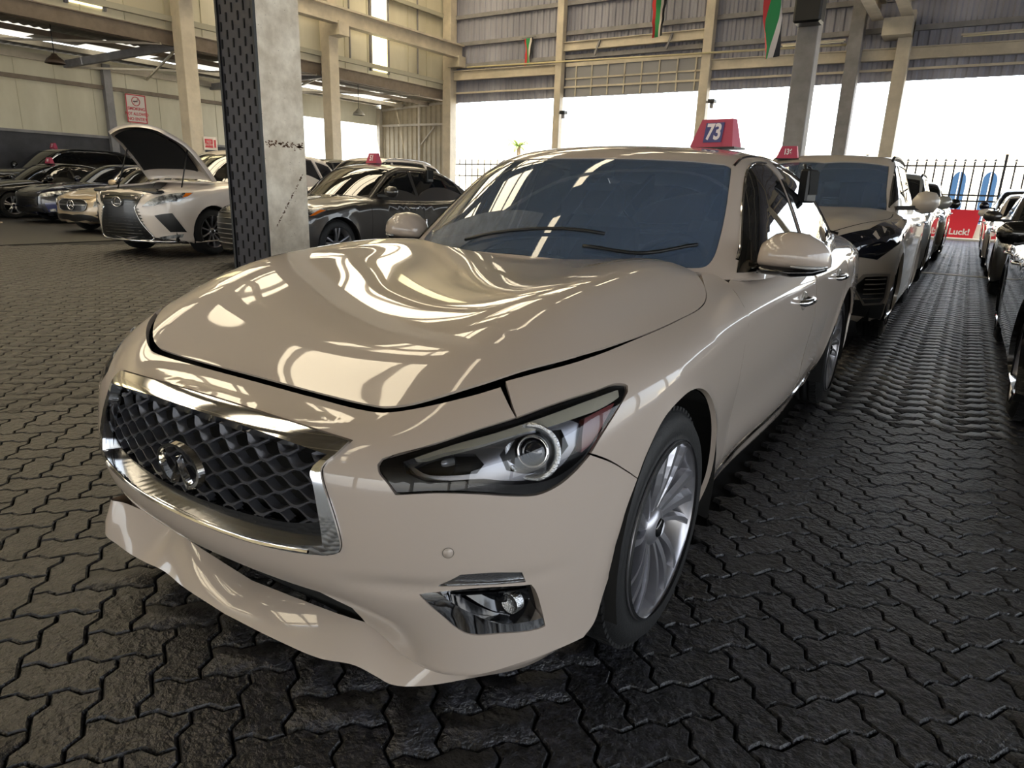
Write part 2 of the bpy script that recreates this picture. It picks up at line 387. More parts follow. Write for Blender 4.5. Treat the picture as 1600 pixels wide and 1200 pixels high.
WT=Tab(Yw,Z,[[b+d*(1-m)+e*m for d,e in zip(dz,dm)] for b,m in zip(bw,mw)])
FX=[0,.15,.3,.45,.6,.7,.8,.87,.92,1.0]
FZ=[.1,.2,.3,.4,.5,.6,.7,.8,.9]
pl=[0,.006,.022,.052,.112,.185,.31,.46,.66,1.1]
pr=[.06,.05,.035,.01,.0,.012,.045,.16,.36]
rc=[.07,.10,.045,.002,0,0,0,0,0]
wr=[1,1,1,.9,.25,0,0,0,0,0]
FT=Tab(FZ,FX,[[a+b+c*w for a,w in zip(pl,wr)] for b,c in zip(pr,rc)],sym=True)
ARCH=[(.85,.345,.372),(3.70,.345,.375)]
def body(P):
    x=np.abs(P[:,0]);y=P[:,1];z=P[:,2]
    w=WT(y,z)
    # wheel arch flares
    for cy,cz,r in ARCH:
        d=np.sqrt((y-cy)**2+(z-cz)**2)-r
        w=w+.010*np.exp(-(np.maximum(d,0)/.03)**2)
    # shoulder crease
    zc=np.interp(y,[.6,1.2,1.6,3.0,4.2,4.7],[.80,.845,.855,.885,.90,.90])
    q=z-zc
    w=w+.012*np.exp(-np.abs(q)/.035)*np.clip((y-.7)/.5,0,1)
    # lower door hollow
    w=w-.02*np.exp(-((z-.48)/.13)**2)*np.clip((y-1.15)/.3,0,1)*np.clip((3.4-y)/.3,0,1)
    fs=x-w
    fx=FT(z,P[:,0])+.012*np.clip((x-.44)/.14,0,1)*np.clip((.86-x)/.1,0,1)*np.exp(-((z-.424-.02*(x-.6))/.020)**2)
    ff=(fx-y)*.8
    fr=(y-(4.81-.25*x*x-.35*np.maximum(z-.8,0)-.5*np.maximum(.45-z,0)))
    ft=(z-HT(y,P[:,0]))*.95
    fb=.16-z
    g=smax(fs,ff,.10);g=smax(g,fr,.12)
    g=smax(g,ft,.05)
    return smax(g,fb,.03)
# greenhouse
def Rf(x,y):
    x2=x*x
    ye=y-np.interp(y,[1.3,2.2,3.2,4.2],[.50,.30,-.15,-.35])*x2
    z=RP(ye)
    return z-.10*x2-.12*np.maximum(np.abs(x)-.40,0)**2*4*np.clip((y-1.7)/.4,0,1)
_ry=[1.3,1.42,1.6,1.8,1.98,2.1,2.25,2.6,3.0,3.3,3.6,3.9,4.2,4.4]
_rz=[.90,.985,1.12,1.262,1.372,1.418,1.440,1.460,1.445,1.405,1.315,1.18,1.04,.94]
_rq=np.linspace(1.3,4.4,400);_rv=nspline(_ry,_rz,_rq)
def RP(y): return np.interp(y,_rq,_rv)+.7*np.minimum(y-1.3,0)-.7*np.maximum(y-4.4,0)
def Wg(y,z):
    b=np.interp(y,_gq,_gv);return b-.38*(z-.97)-.22*np.maximum(z-.97,0)**2
_gq=np.linspace(1.2,4.6,200);_gv=nspline([1.2,1.6,2.0,2.6,3.2,3.8,4.2,4.6],[.765,.81,.832,.84,.832,.795,.76,.71],_gq)
def green(P):
    x=np.abs(P[:,0]);y=P[:,1];z=P[:,2]
    return smax((z-Rf(x,y))*.85,x-Wg(y,z),.07)
def car(P): return np.minimum(body(P),green(P))
# ------------------------------------------------------------------ shared car materials
PEARL = mat('pearl_white_paint', 'ada197', rough=.4, coat=1, coatr=.02, spec=.12)
BLACKP = mat('satin_black_plastic', '0b0c0e', rough=.45); PIANO = mat('gloss_black_plastic', '050608', rough=.08, coat=.6)
VOIDM = mat('dark_cavity', '040404', rough=.9); CHROME = mat('chrome', 'd9dadc', rough=.06, metal=1); SATIN = mat('satin_silver', 'a3a4a8', rough=.28, metal=1)
RUBBER = mat('tyre_rubber', '0e0f11', rough=.62, bump=.2, bscale=120); ALLOY = mat('alloy_silver', 'a6a6ac', rough=.3, metal=.8); ALLOYD = mat('dark_alloy', '3a3b40', rough=.35, metal=.9)
REFL = mat('lamp_reflector', 'c9cdd3', rough=.10, metal=1, bump=.35, bscale=260); LAMPSILVER = mat('lamp_silver_bezel', '74757a', rough=.26, metal=.85)
REDL = mat('red_reflector_lens', '5c1413', rough=.3, coat=.2); AMBER = mat('amber_lens', 'd06a18', rough=.15, coat=.7)
LENS = thin_glass('clear_lens', (.96, .96, .97), .0, k=.75); WSG = thin_glass('tinted_windscreen_glare', (.30, .34, .40), .05, 0, (.145, .21, .33), .42)  # windscreen's milky blue body stands in for veil glare
TINT = thin_glass('dark_tinted_window', (.06, .065, .075), .08, 0, (.01, .012, .016), .4)
SEAT = mat('dark_seat_leather', '18181a', rough=.6); DISC = mat('brake_disc', '5a5b5e', rough=.4, metal=1)
DRLG = mat('light_guide_plastic', 'b9b6a8', rough=.18, coat=.6, metal=.3)

LAMPBLK = mat('lamp_black', '050506', rough=.35, spec=.25)
# ------------------------------------------------------------------ hall
CREAM = mat('cream_sandwich_panel', 'e0dac4', rough=.55, noise=.18, nscale=.35, col2='c6bfa6', stretch=(1, 1, .35)); CREAM2 = mat('cream_panel_rib', 'c4bda2', rough=.5)
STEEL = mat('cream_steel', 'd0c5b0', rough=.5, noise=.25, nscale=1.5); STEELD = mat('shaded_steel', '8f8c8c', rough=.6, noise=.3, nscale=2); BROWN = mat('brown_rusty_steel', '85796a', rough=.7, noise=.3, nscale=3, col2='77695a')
CORR = mat('grey_corrugated_sheet', 'a3a3ae', rough=.5, noise=.22, nscale=.6, col2='84848f', stretch=(1, 1, .2)); CORRB = mat('beige_corrugated_sheet', 'b7a88a', rough=.55, noise=.25, nscale=1)  # blue of the backlight haze is put into the grey sheet's colour
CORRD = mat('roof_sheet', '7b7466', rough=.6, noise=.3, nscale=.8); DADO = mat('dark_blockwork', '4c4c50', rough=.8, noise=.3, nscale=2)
XW, XO, YB = -19.93, -27.0, 26.0
def corr(name, p0, ax, L, z0, z1, m, pitch=.25, amp=.03, out=(0, -1, 0), parent=None, thick=True):
    """trapezoid sheet: runs along ax from p0, upright"""
    n = int(L/pitch); V = []; o = np.array(out, float); a = np.array(ax, float); p0 = np.array(p0, float)
    pts = []
    for i in range(n):
        s = i*pitch; pts += [(s, 0), (s+pitch*.35, 0), (s+pitch*.5, 1), (s+pitch*.85, 1)]
    pts.append((L, 0))
    for s, k in pts:
        for z in (z0, z1): V.append(p0+a*s+o*amp*k+A([0, 0, z]))
    return mesh_obj(name, V, [(2*i, 2*i+2, 2*i+3, 2*i+1) for i in range(len(pts)-1)], m, parent)
# back wall: sheet above a high opening
wb = struct(corr('wall_back', (XW, YB+.12, 0), (1, 0, 0), 36, 5.02, 12.5, CORR, .30, .04))
def part(mb, name, m, parent): return mb.obj(name, m, parent)
for z in (6.55, 7.45, 8.55, 9.6): part(MB().beam((XW, YB, z), (16, YB, z), .12, .16), 'girt', STEELD, wb)
part(MB().beam((XW, YB-.02, 5.42), (16, YB-.02, 5.30), .08, .07), 'hem_rail', STEEL, wb)
cols = [-19.93, -13.79, -7.59, -1.22, 5.1, 11.4]
for i in range(5):
    x0, x1 = cols[i], cols[i+1]; g = MB()
    if i == 0: g.ibeam((x0, YB-.15, 6.14), (x1, YB-.15, 6.10), .2, .40)
    elif i == 1: g.ibeam((x0, YB-.15, 6.92), (x1, YB-.15, 6.92), .2, .34)
    else: g.ibeam((x0, YB-.15, 5.86-.06*(i-2)), (x1, YB-.15, 5.80-.06*(i-2)), .2, .36)
    part(g, 'wall_girder', STEEL, wb)
# shutter truss in the second bay
x0, x1 = -13.6, -7.75; g = MB(); g.beam((x0, YB-.02, 6.25), (x1, YB-.02, 6.25), .06, .14)
g.beam((x0, YB-.03, 5.72), (x1, YB-.03, 5.72), .05, .06)
for i in range(8): x = x0+.5+(x1-x0-.8)*i/7; g.beam((x, YB-.03, 5.05), (x, YB-.03, 6.25), .05, .05, (0, 1, 0))
part(g, 'shutter_frame', STEEL, wb); part(MB().box((x0, YB, 5.03), (x1, YB+.05, 6.3)), 'shutter_panel', mat('pale_grey_panel', '8d8d90', rough=.5), wb)
for x in (-12.2, -9.2): part(MB().beam((x, YB-.25, 6.5), (x+.18, YB-.2, 7.05), .07, .07, (0, 1, 0)), 'strut', STEELD, wb)
pp = MB(); pp.tube([(-18.4, YB-.45, 6.40), (-2.9, YB-.45, 6.14)], .035, 8); part(pp, 'conduit_pipe', mat('pale_pipe', 'c9bd96', rough=.4), wb)
# steel columns
def hcol(x, y, z1, w_, m, label, gx=.0, group=None, lean=0):
    b = MB(); b.box((x-w_/2, y-w_/2, .0), (x+w_/2, y+w_/2, z1), bev=.015); b.box((x-w_/2-.08, y-w_/2-.08, 0), (x+w_/2+.08, y+w_/2+.08, .03))
    o = b.obj('steel_column', m, None, loc=(x, y, 0)); return tag(o, label, 'column', group)
hcol(-13.79, YB-.2, 12, .30, STEEL, 'slim beige steel column of the back wall nearest the hall corner')
hcol(-7.59, YB-.2, 12, .34, STEEL, 'beige back wall column behind the roof sign numbered 73')
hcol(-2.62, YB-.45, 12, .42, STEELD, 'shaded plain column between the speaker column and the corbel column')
c_ = hcol(-1.22, YB-.25, 7.0, .40, STEEL, 'beige back wall column carrying a crane beam end on a corbel')
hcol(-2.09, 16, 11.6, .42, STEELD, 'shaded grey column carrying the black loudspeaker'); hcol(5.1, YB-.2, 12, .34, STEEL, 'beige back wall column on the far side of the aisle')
k = MB(); k.box((-.62, -.75, 6.22), (.20, .22, 6.72)); k.obj('corbel', STEEL, c_)
t = thing('crane_beam', 'cream crane beam foreshortened above the corbel column on the right', 'beam', (-1.62, 20, 6.72))
for dx in (-.42, .42): MB().ibeam((dx, 5.3, .25), (dx, -12, .25), .34, .5).obj('beam_flange', STEEL, t)
for y in np.arange(-11, 5, 2.): MB().beam((-.4, y, .3), (.4, y, .3), .08, .08).obj('cross_tie', STEEL, t)
# corner column, left columns with corbels, crane beam along the left wall
for y, lb in ((YB-.2, 'tall cream steel column in the far hall corner'), (18.6, 'cream steel column between the big near column and the hall corner'), (12.75, 'cream steel column behind the raised hood of the white SUV')):
    hcol(XW+.35, y, 11.5, .46, STEEL, lb)
for y in (6.7, .6, -5.5): hcol(XW+.35, y, 11.5, .46, STEEL, 'cream steel column of the left wall nearer the camera than the black sedan', group='left wall columns outside the view')
t = thing('crane_beam', 'long cream crane beam on corbels along the left hall wall', 'beam', (XW+.95, 0, 0))
MB().ibeam((0, -8, 7.10), (0, YB-.1, 7.10), .34, .58, .07).obj('beam_web', STEEL, t)
for y in (YB-.3, 18.6, 12.75): MB().box((-.45, y-.25, 6.45), (.2, y+.25, 6.9)).obj('corbel', STEEL, t)
MB().beam((-.30, -8, 7.45), (-.30, YB, 7.45), .06, .10).obj('crane_rail', STEELD, t)
# left clerestory wall above the lean-to
wl = struct(MB().box((XW-.12, -14, 5.55), (XW-.02, YB, 11.6)).obj('wall_left', CREAM))
for y in np.arange(-12, YB, 1.22): MB().box((XW-.02, y-.012, 5.6), (XW+.005, y+.012, 11.5)).obj('panel_joint', CREAM2, wl)
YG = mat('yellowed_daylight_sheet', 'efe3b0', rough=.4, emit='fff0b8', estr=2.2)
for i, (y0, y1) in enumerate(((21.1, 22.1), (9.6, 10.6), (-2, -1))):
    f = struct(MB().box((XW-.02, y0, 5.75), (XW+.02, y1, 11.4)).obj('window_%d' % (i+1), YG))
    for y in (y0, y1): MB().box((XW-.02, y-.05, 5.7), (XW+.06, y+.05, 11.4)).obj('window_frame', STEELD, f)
for z in (5.87, 8.6): MB().beam((XW+.1, -14, z), (XW+.1, YB, z), .14, .16).obj('girt', mat('pale_girt', 'a9a592', rough=.5), wl)
for y in (23.9, 19.9): MB().beam((XW+.08, y, 5.9), (XW+.08, y, 11.4), .05, .05, (0, 1, 0)).obj('rod', STEELD, wl)
MB().tube([(XW+.2, 18.7, 8.1), (XW+.2, 21.5, 8.9), (XW+.2, 23, 9.6)], .02, 6).obj('brace_rod', STEELD, wl)
FILLSH = translucent('added_fill_sheet', '77756e', .3)
# lean-to: roof, eave beam, outer wall
YL = 29.0
ys_ = np.arange(-14, YL, .14); n_ = len(ys_)
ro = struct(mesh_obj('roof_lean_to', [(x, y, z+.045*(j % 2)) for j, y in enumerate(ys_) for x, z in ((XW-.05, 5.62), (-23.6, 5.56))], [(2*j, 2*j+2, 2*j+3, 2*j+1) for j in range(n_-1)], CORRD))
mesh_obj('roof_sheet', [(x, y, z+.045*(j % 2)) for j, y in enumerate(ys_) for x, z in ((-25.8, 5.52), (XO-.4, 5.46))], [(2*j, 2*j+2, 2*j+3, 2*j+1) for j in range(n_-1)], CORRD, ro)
for y0 in np.arange(-14.2, 29, 4.2): mesh_obj('roof_sheet', [(-25.8, y0, 5.60), (-23.6, y0, 5.64), (-23.6, y0+1.6, 5.64), (-25.8, y0+1.6, 5.60)], [(0, 1, 2, 3)], CORRD, ro)
for y0 in np.arange(-12.6, 27, 4.2): mesh_obj('translucent_sheet', [(-25.8, y0, 5.60), (-23.6, y0, 5.64), (-23.6, y0+2.6, 5.64), (-25.8, y0+2.6, 5.60)], [(0, 1, 2, 3)], FILLSH, ro)  # added sheets that let in light to brighten the outer wall
MB().ibeam((XW-.1, -14, 5.36), (XW-.1, YB, 5.36), .2, .42).obj('eave_beam', BROWN, ro)
for x, z in ((-21.6, 5.46), (-23.4, 5.42), (-25.2, 5.38)): MB().beam((x, -14, z), (x, YL, z), .08, .16).obj('purlin', BROWN if x > -24 else STEEL, ro)
for y in (12.75, 18.6, 6.7, .6): MB().beam((XW, y, 5.2), (XO, y, 5.1), .16, .24).obj('rafter', STEELD, ro); MB().beam((XW, y, 5.15), (XO, y+3, 5.0), .06, .06).obj('brace', STEEL, ro); MB().beam((XW, y+5.5, 5.15), (XO, y, 5.0), .06, .06).obj('brace', STEEL, ro)
wo_ = struct(MB().box((XO-.1, -14, 2.7), (XO, 21.85, 5.45)).box((XO-.1, 21.85, 4.42), (XO, YL, 5.45)).obj('wall_outer', CREAM))
for y in np.arange(-12, 21, 1.28): MB().box((XO, y-.01, 2.75), (XO+.015, y+.01, 5.4)).obj('panel_joint', CREAM2, wo_)
MB().box((XO-.2, -14, 0), (XO+.06, 21.85, 2.64)).obj('dado_wall', DADO, wo_); MB().box((XO-.2, -14, 2.64), (XO+.12, 21.85, 2.73)).obj('dado_coping', STEELD, wo_)
for z, w_, m in ((5.19, .22, STEEL), (4.47, .14, BROWN)): MB().beam((XO+.08, -14, z), (XO+.08, 21.85, z), .12, w_).obj('girt', m, wo_)
for y in (14.08, 21.85, YL-.2, 7.2, .2): MB().box((XO+.02, y-.14, 0), (XO+.24, y+.14, 5.3)).obj('post', STEELD if y == 14.08 else STEEL, wo_)
# corrugated end panel of the lean-to
ge = struct(corr('wall_gable', (XO+.1, YL-.05, 0), (1, 0, 0), 4.7, 0, 5.75, CORRB, .33, .05))
for p, q in (((XO, YL-.12, 4.42), (-22.3, YL-.12, 4.42)), ((XO, YL-.12, 5.2), (-22.3, YL-.12, 5.45)), ((XO, YL-.12, 1.2), (-22.3, YL-.12, 1.2))): MB().beam(p, q, .08, .11).obj('girt', STEEL, ge)
MB().beam((-24.05, YL-.12, 0), (-24.05, YL-.12, 5.5), .11, .11, (0, 1, 0)).obj('post', STEEL, ge); MB().beam((-23.95, YL-.14, 3.4), (-23.0, YL-.14, 4.3), .05, .06, (0, 1, 0)).obj('brace', STEEL, ge)
# main roof with daylight strips
SKY = translucent('amber_daylight_sheet', 'f2e2c2', .15)
RIDGE = (-8., 12.6); EV = 11.0
def zr(x): return EV+(RIDGE[1]-EV)*(1-abs(x-RIDGE[0])/12.) if x > -20 else EV
strips = [(-19.2, -15.8), (-13.6, -11.0), (-6.0, -5.4)]
xs = [-20.0]+[v for s in strips for v in s]+[16.]; rf = None
for i in range(len(xs)-1):
    a_, b2 = xs[i], xs[i+1]; z0, z1 = (EV+1.6*(a_+20)/12 if a_ < -8 else 12.6-1.6*(a_+8)/24), (EV+1.6*(b2+20)/12 if b2 < -8 else 12.6-1.6*(b2+8)/24)
    if i % 2 == 0:
        V = [(a_, -14, z0), (b2, -14, z1), (b2, YB+.2, z1), (a_, YB+.2, z0)]
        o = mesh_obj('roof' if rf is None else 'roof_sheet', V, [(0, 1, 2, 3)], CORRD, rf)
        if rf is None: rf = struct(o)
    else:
        for y0 in np.arange(-13, 25, 6.3): mesh_obj('translucent_sheet', [(a_, y0, z0), (b2, y0, z1), (b2, y0+4.6, z1), (a_, y0+4.6, z0)], [(0, 1, 2, 3)], SKY, rf)
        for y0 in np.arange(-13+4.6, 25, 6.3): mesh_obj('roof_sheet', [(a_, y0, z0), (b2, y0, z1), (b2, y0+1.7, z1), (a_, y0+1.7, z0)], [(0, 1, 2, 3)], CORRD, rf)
for y in (-12, -5.5, .6, 6.7, 12.75, 18.6, 25.7):
    MB().ibeam((-20, y, EV-.35), (-8, y, 12.25), .22, .5).obj('rafter', STEEL, rf); MB().ibeam((-8, y, 12.25), (16, y, 10.65), .22, .5).obj('rafter', STEEL, rf)
for x in np.arange(-19, 16, 1.45):
    z = (EV+1.6*(x+20)/12 if x < -8 else 12.6-1.6*(x+8)/24)-.09; MB().beam((x, -14, z), (x, YB, z), .07, .16).obj('purlin', STEELD, rf)
# right side and front: sheet above, open below
wr_ = struct(corr('wall_right', (16, -14, 0), (0, 1, 0), 40, 6.6, 11.2, CORR, .5, .05, out=(-1, 0, 0)))
for y in (-13.8, -5.5, .6, 6.7, 12.75, 18.6): MB().box((15.6, y-.2, 0), (16, y+.2, 11)).obj('post', STEEL, wr_)
wf_ = struct(corr('wall_front', (-20, -14, 0), (1, 0, 0), 36, 2.6, 12.5, CREAM, .5, .05, out=(0, 1, 0)))
for x in (-20, -13.8, -7.6, -1.2, 5.1, 11.4, 16): MB().box((x-.2, -14.1, 0), (x+.2, -13.8, 11)).obj('post', STEEL, wf_)
# near column: plastered face, black perforated face
ncx, ncy, cs = -3.19, 2.785, .40
nc = thing('column', 'big near column with plastered stained face and black perforated side', 'column', (ncx, ncy, 0))
PLA = mat('old_plaster', 'f3ead9', rough=.75, noise=.35, nscale=5, col2='cbbfab', bump=.5, bscale=18)
MB().box((-.2+.012, -.2+.012, 0), (.2, .2, 6)).obj('plaster_face', PLA, nc)
PERF = mat('black_perforated_sheet', '2c2a30', rough=.45, metal=.2); b = MB(); yf = -.2
# perforated sheet: long staggered slots, built as strips round every hole
cw, chh, sw, sh_ = .0667, .115, .014, .062
b.box((-.215, -.2, 0), (.198, -.196, 6.0)); bo_ = b.obj('perforated_sheet', PERF, nc)
hb = MB()
for c in range(6):
    for r_ in range(26):
        x = -.19+c*cw+.02; z = .2+r_*chh+(.5*chh if c % 2 else 0)
        if z > 3.2: continue
        hb.box((x-sw/2, -.2045, z), (x+sw/2, -.1995, z+sh_))
hb.obj('slot', VOIDM, nc)['kind'] = 'stuff'
for x in (-.218, .190): MB().box((x, -.212, 0), (x+.022, -.19, 6)).obj('edge_angle', BLACKP, nc)
RUST = mat('flaked_paint_patch', '5e4028', rough=.9)
rb_ = MB(); rr_ = random.Random(3)
def flake(y, z, s):
    n = 6; o = rr_.random()*6
    rb_.add([(.2015, y+s*(.6+.5*rr_.random())*math.cos(o+2*PI*i/n), z+s*(.35+.4*rr_.random())*math.sin(o+2*PI*i/n)) for i in range(n)], [tuple(range(n))])
for i in range(85): flake(-.17+.35*rr_.random(), 1.50+rr_.gauss(0, .012), .006+.006*rr_.random())
for i in range(60): u = rr_.random(); flake(-.11+.28*u, .90+.40*u+rr_.gauss(0, .006), .005+.005*rr_.random())
for i in range(40): flake(-.19+.38*rr_.random(), .8+1.9*rr_.random(), .0035)
rb_.obj('rust_flakes', RUST, nc)['kind'] = 'stuff'
# signs
RED = mat('sign_red', 'c43a44', rough=.5); WHT = mat('sign_white', 'd8cfc6', rough=.5); PINK = mat('pink_red_plastic', 'b03c58', rough=.5)
def Mx(loc, xdir, ydir):
    x = Vector(xdir).normalized(); y = Vector(ydir).normalized(); z = x.cross(y); return Matrix(((x.x, y.x, z.x, loc[0]), (x.y, y.y, z.y, loc[1]), (x.z, y.z, z.z, loc[2]), (0, 0, 0, 1)))
sx_ = XO+.165
sg = thing('sign', 'white no smoking sign with red lettering on the outer panel wall', 'sign', (sx_, 15.1, 3.81))
MB().box((-.02, -.40, -.50), (0, .40, .55)).obj('board', WHT, sg)
for a, b2 in (((0, -.40, -.50), (.006, .40, -.46)), ((0, -.40, .51), (.006, .40, .55)), ((0, -.40, -.5), (.006, -.36, .55)), ((0, .36, -.5), (.006, .40, .55))): MB().box(a, b2).obj('border', RED, sg)
m_ = MB(); m_.lathe([(.17, .002), (.17, .010), (.145, .010), (.145, .002)], 32, Matrix.Translation((0, 0, .30))); m_.beam((.006, -.11, .19), (.006, .11, .41), .006, .02, (1, 0, 0)); m_.obj('prohibition_ring', RED, sg)
m_ = MB(); m_.box((.001, -.11, .28), (.006, .07, .315)); m_.tube([(.004, .08, .32), (.004, .10, .35), (.004, .07, .38)], .006, 5); m_.obj('cigarette', mat('sign_dark', '3a3036', rough=.5), sg)
for t_, z in (('SMOKING', .02), ('NOT ALLOWED', -.17), ('NO ENTRY', -.36)): text_mesh('lettering', t_, .155, RED, Mx((.003, 0, z), (0, 1, 0), (0, 0, 1)), sg, sx=.82 if len(t_) > 9 else 1, bold=.004)
sg2 = thing('sign', 'small red and white notice hanging beside the column behind the hood', 'sign', (XW+.62, 12.98, 2.35))
MB().box((-.01, -.06, -.2), (.0, .42, .2)).obj('board', WHT, sg2); MB().box((0, -.02, -.13), (.004, .26, .13)).obj('red_field', RED, sg2); MB().box((0, .30, -.12), (.004, .37, .12)).obj('red_mark', RED, sg2)
text_mesh('lettering', 'NO\nENTRY', .1, WHT, Mx((.006, .12, 0), (0, 1, 0), (0, 0, 1)), sg2)
# pendant lamps
for (x, y, z, lb, bright) in ((-21.6, 9.9, 4.45, 'dark bell pendant lamp under the lean-to roof near the no smoking wall', 0), (-21.6, 22.0, 4.25, 'pale bell pendant lamp near the corrugated end panel', 1)):
    t = thing('pendant_lamp', lb, 'lamp', (x, y, z)); b = MB(); b.lathe([(.06, .16), (.10, .10), (.22, .0), (.27, -.10), (.26, -.11), (.20, -.01)], 24, Matrix.Rotation(-PI/2, 4, 'Y')); b.obj('lamp_shade', mat('lamp_shade_dark', '5a4a3c', rough=.5) if not bright else mat('lamp_shade_pale', 'c9c2b0', rough=.4), t)
    b = MB(); b.tube([(0, 0, .15), (0, 0, 5.52-z)], .012, 6); b.obj('cord', BLACKP, t)
    b = MB(); b.lathe([(0, -.08), (.06, -.05), (.06, .08)], 12, Matrix.Rotation(-PI/2, 4, 'Y')); b.obj('bulb', WHT, t)
# loudspeaker, small flags, tube lights, cameras
t = thing('loudspeaker', 'black box loudspeaker high on the shaded grey column', 'speaker', (-2.03, 15.46, 5.25)); MB().box((-.27, -.22, -.55), (.27, .22, .55), bev=.04).obj('cabinet', BLACKP, t); MB().lathe([(0, 0), (.20, .0), (.21, .01), (.21, -.01)], 24, Matrix.Translation((0, -.222, .15)) @ Matrix.Rotation(-PI/2, 4, 'Z')).obj('cone', VOIDM, t); MB().box((-.1, .2, -.45), (.1, .32, .1)).obj('bracket', STEELD, t)
GRN = mat('flag_green', '2f8a4e', rough=.8); FRED = mat('flag_red', 'c63a3a', rough=.8); FBLK = mat('flag_black', '1b1b1f', rough=.8)
def flag(name, loc, s, label, rz=0):
    t = thing(name, label, 'flag', loc, rz)
    for nm, m, u0, u1 in (('red_band', FRED, -.5, -.25), ('green_band', GRN, -.25, .12), ('white_band', WHT, .12, .3), ('black_band', FBLK, .3, .5)):
        V = []; 
        for i in range(8):
            v = -i/7; sq = (1-.35*abs(v))*(1+.1*math.sin(i*2))
            for u in (u0, u1): V.append((s*.45*u*sq*1., s*.06*math.sin(5*v+6*u), s*v*1.15+s*.08*u))
        mesh_obj(nm, V, [(2*i, 2*i+1, 2*i+3, 2*i+2) for i in range(7)], m, t, smooth=True)
    b = MB(); b.tube([(-s*.4, 0, .02), (s*.4, 0, .02)], .008, 5); b.obj('cord', BLACKP, t)
flag('flag', (-9.3, YB-1.0, 8.05), 1.1, 'small drooping green flag hanging above the second bay beam', .4); flag('flag', (-15.4, YB-.14, 7.4), .9, 'small green and white flag on the wall left of the tall column'); flag('flag', (-2.62, 15.0, 5.75), 1.5, 'green and red flag hanging beside the black loudspeaker', 1.2)
TUBE = mat('tube_light_off', 'e8e2c8', rough=.4)
for x0_, x1_, z, lb in ((.30, 3.4, 6.10, 'long tube light batten above the right bay beam'), (-4.9, -2.9, 6.22, 'tube light batten ending at the shaded plain column')):
    t = thing('tube_light', lb, 'lamp', (x0_, YB-.7, z)); MB().box((0, -.03, 0), (x1_-x0_, .03, .05)).obj('batten', STEEL, t); b = MB(); b.tube([(.05, -.02, -.03), (x1_-x0_-.05, -.02, -.03)], .022, 8); b.obj('tube', TUBE, t)
for x, z, lb in ((-13.35, 4.35, 'small camera on the slim back wall column'), (-7.15, 4.55, 'small camera on the back wall column behind the number 73 sign')):
    t = thing('security_camera', lb, 'camera', (x, YB-.5, z)); MB().box((-.12, -.15, -.05), (.12, .15, .08), bev=.02).obj('housing', BLACKP, t); MB().box((-.22, -.02, -.04), (-.1, .02, .04)).obj('bracket', STEELD, t); MB().box((-.06, -.08, -.22), (.06, .05, -.05), bev=.02).obj('sensor', STEELD, t)
# ------------------------------------------------------------------ outside
CONC = mat('sunlit_concrete', 'c9c0ac', rough=.85, noise=.15, nscale=1); ECRM = mat('sunlit_cream_render', 'efe9d8', rough=.8); BLUEW = mat('blue_window_glass', '12304d', rough=.35)
gd = struct(MB().box((-60, 29.6, -.2), (60, 80, -.01)).obj('ground', CONC)); 
lw = struct(MB().box((-45, 29.3, 0), (45, 29.6, .55)).obj('wall_boundary', ECRM)); struct(MB().box((-45, 28.3, -.05), (45, 29.3, .06)).obj('pavement', CONC))
fn = thing('fence', 'black spear-topped metal fence along the boundary beyond the aisle', 'fence', (0, 29.45, 0)); FB = mat('black_iron', '1c1b1d', rough=.5)
for i, x in enumerate(np.arange(-8, 8, .30)):
    b = MB(); b.box((x-.027, -.014, .5), (x+.027, .014, 2.70)); b.lathe([(0, .09), (.04, .03), (.06, 0), (.012, -.01)], 4, Matrix.Translation((x, 0, 2.72)) @ Matrix.Rotation(-PI/2, 4, 'Y'), smooth=False); b.obj('picket', FB, fn)
for z in (2.55, 1.55, 1.35, .65): MB().box((-8, -.02, z-.028), (8, .02, z+.028)).obj('rail', FB, fn)
for x in (-6.6, -2.2, 2.2, 6.6): MB().box((x-.04, -.04, .5), (x+.04, .04, 2.95)).obj('post', FB, fn)
fn2 = thing('fence', 'pale far railing with thin bars left of the white sedan roof', 'fence', (-22, 30.5, 0)); FG = mat('grey_iron', '4a4848', rough=.6)
for x in np.arange(-14, 12, .42): MB().box((x-.02, -.02, 0), (x+.02, .02, 2.75)).obj('picket', FG, fn2)
for z in (2.5, 1.9): MB().box((-14, -.02, z-.03), (12, .02, z+.03)).obj('rail', FG, fn2)
bn = thing('banner', 'red banner ending in Luck! fixed below the spear-topped fence', 'banner', (1.27, 29.2, 0)); BR_ = mat('banner_red', 'c8202e', rough=.5)
mesh_obj('cloth', [(-.55, 0, .02), (.42, 0, .02), (.55, .04, 1.05), (-.42, .04, 1.05)], [(0, 1, 2, 3)], BR_, bn); text_mesh('lettering', 'Luck!', .30, WHT, Mx((-.02, -.01, .26), (1, 0, 0), (0, 0, 1)), bn, bold=.008)
bd = thing('building', 'sunlit cream building with blue arched windows beyond the fence', 'building', (12, 44, 0))
MB().box((-26, 0, -.5), (30, 8, 3.9)).obj('wall', ECRM, bd); MB().box((-14.1, -.3, 3.9), (30, 8, 4.7)).obj('parapet', ECRM, bd); MB().box((-26, -.15, 3.75), (30, 0, 3.92)).obj('cornice', mat('pale_cornice', 'e4dcc4', rough=.8), bd)
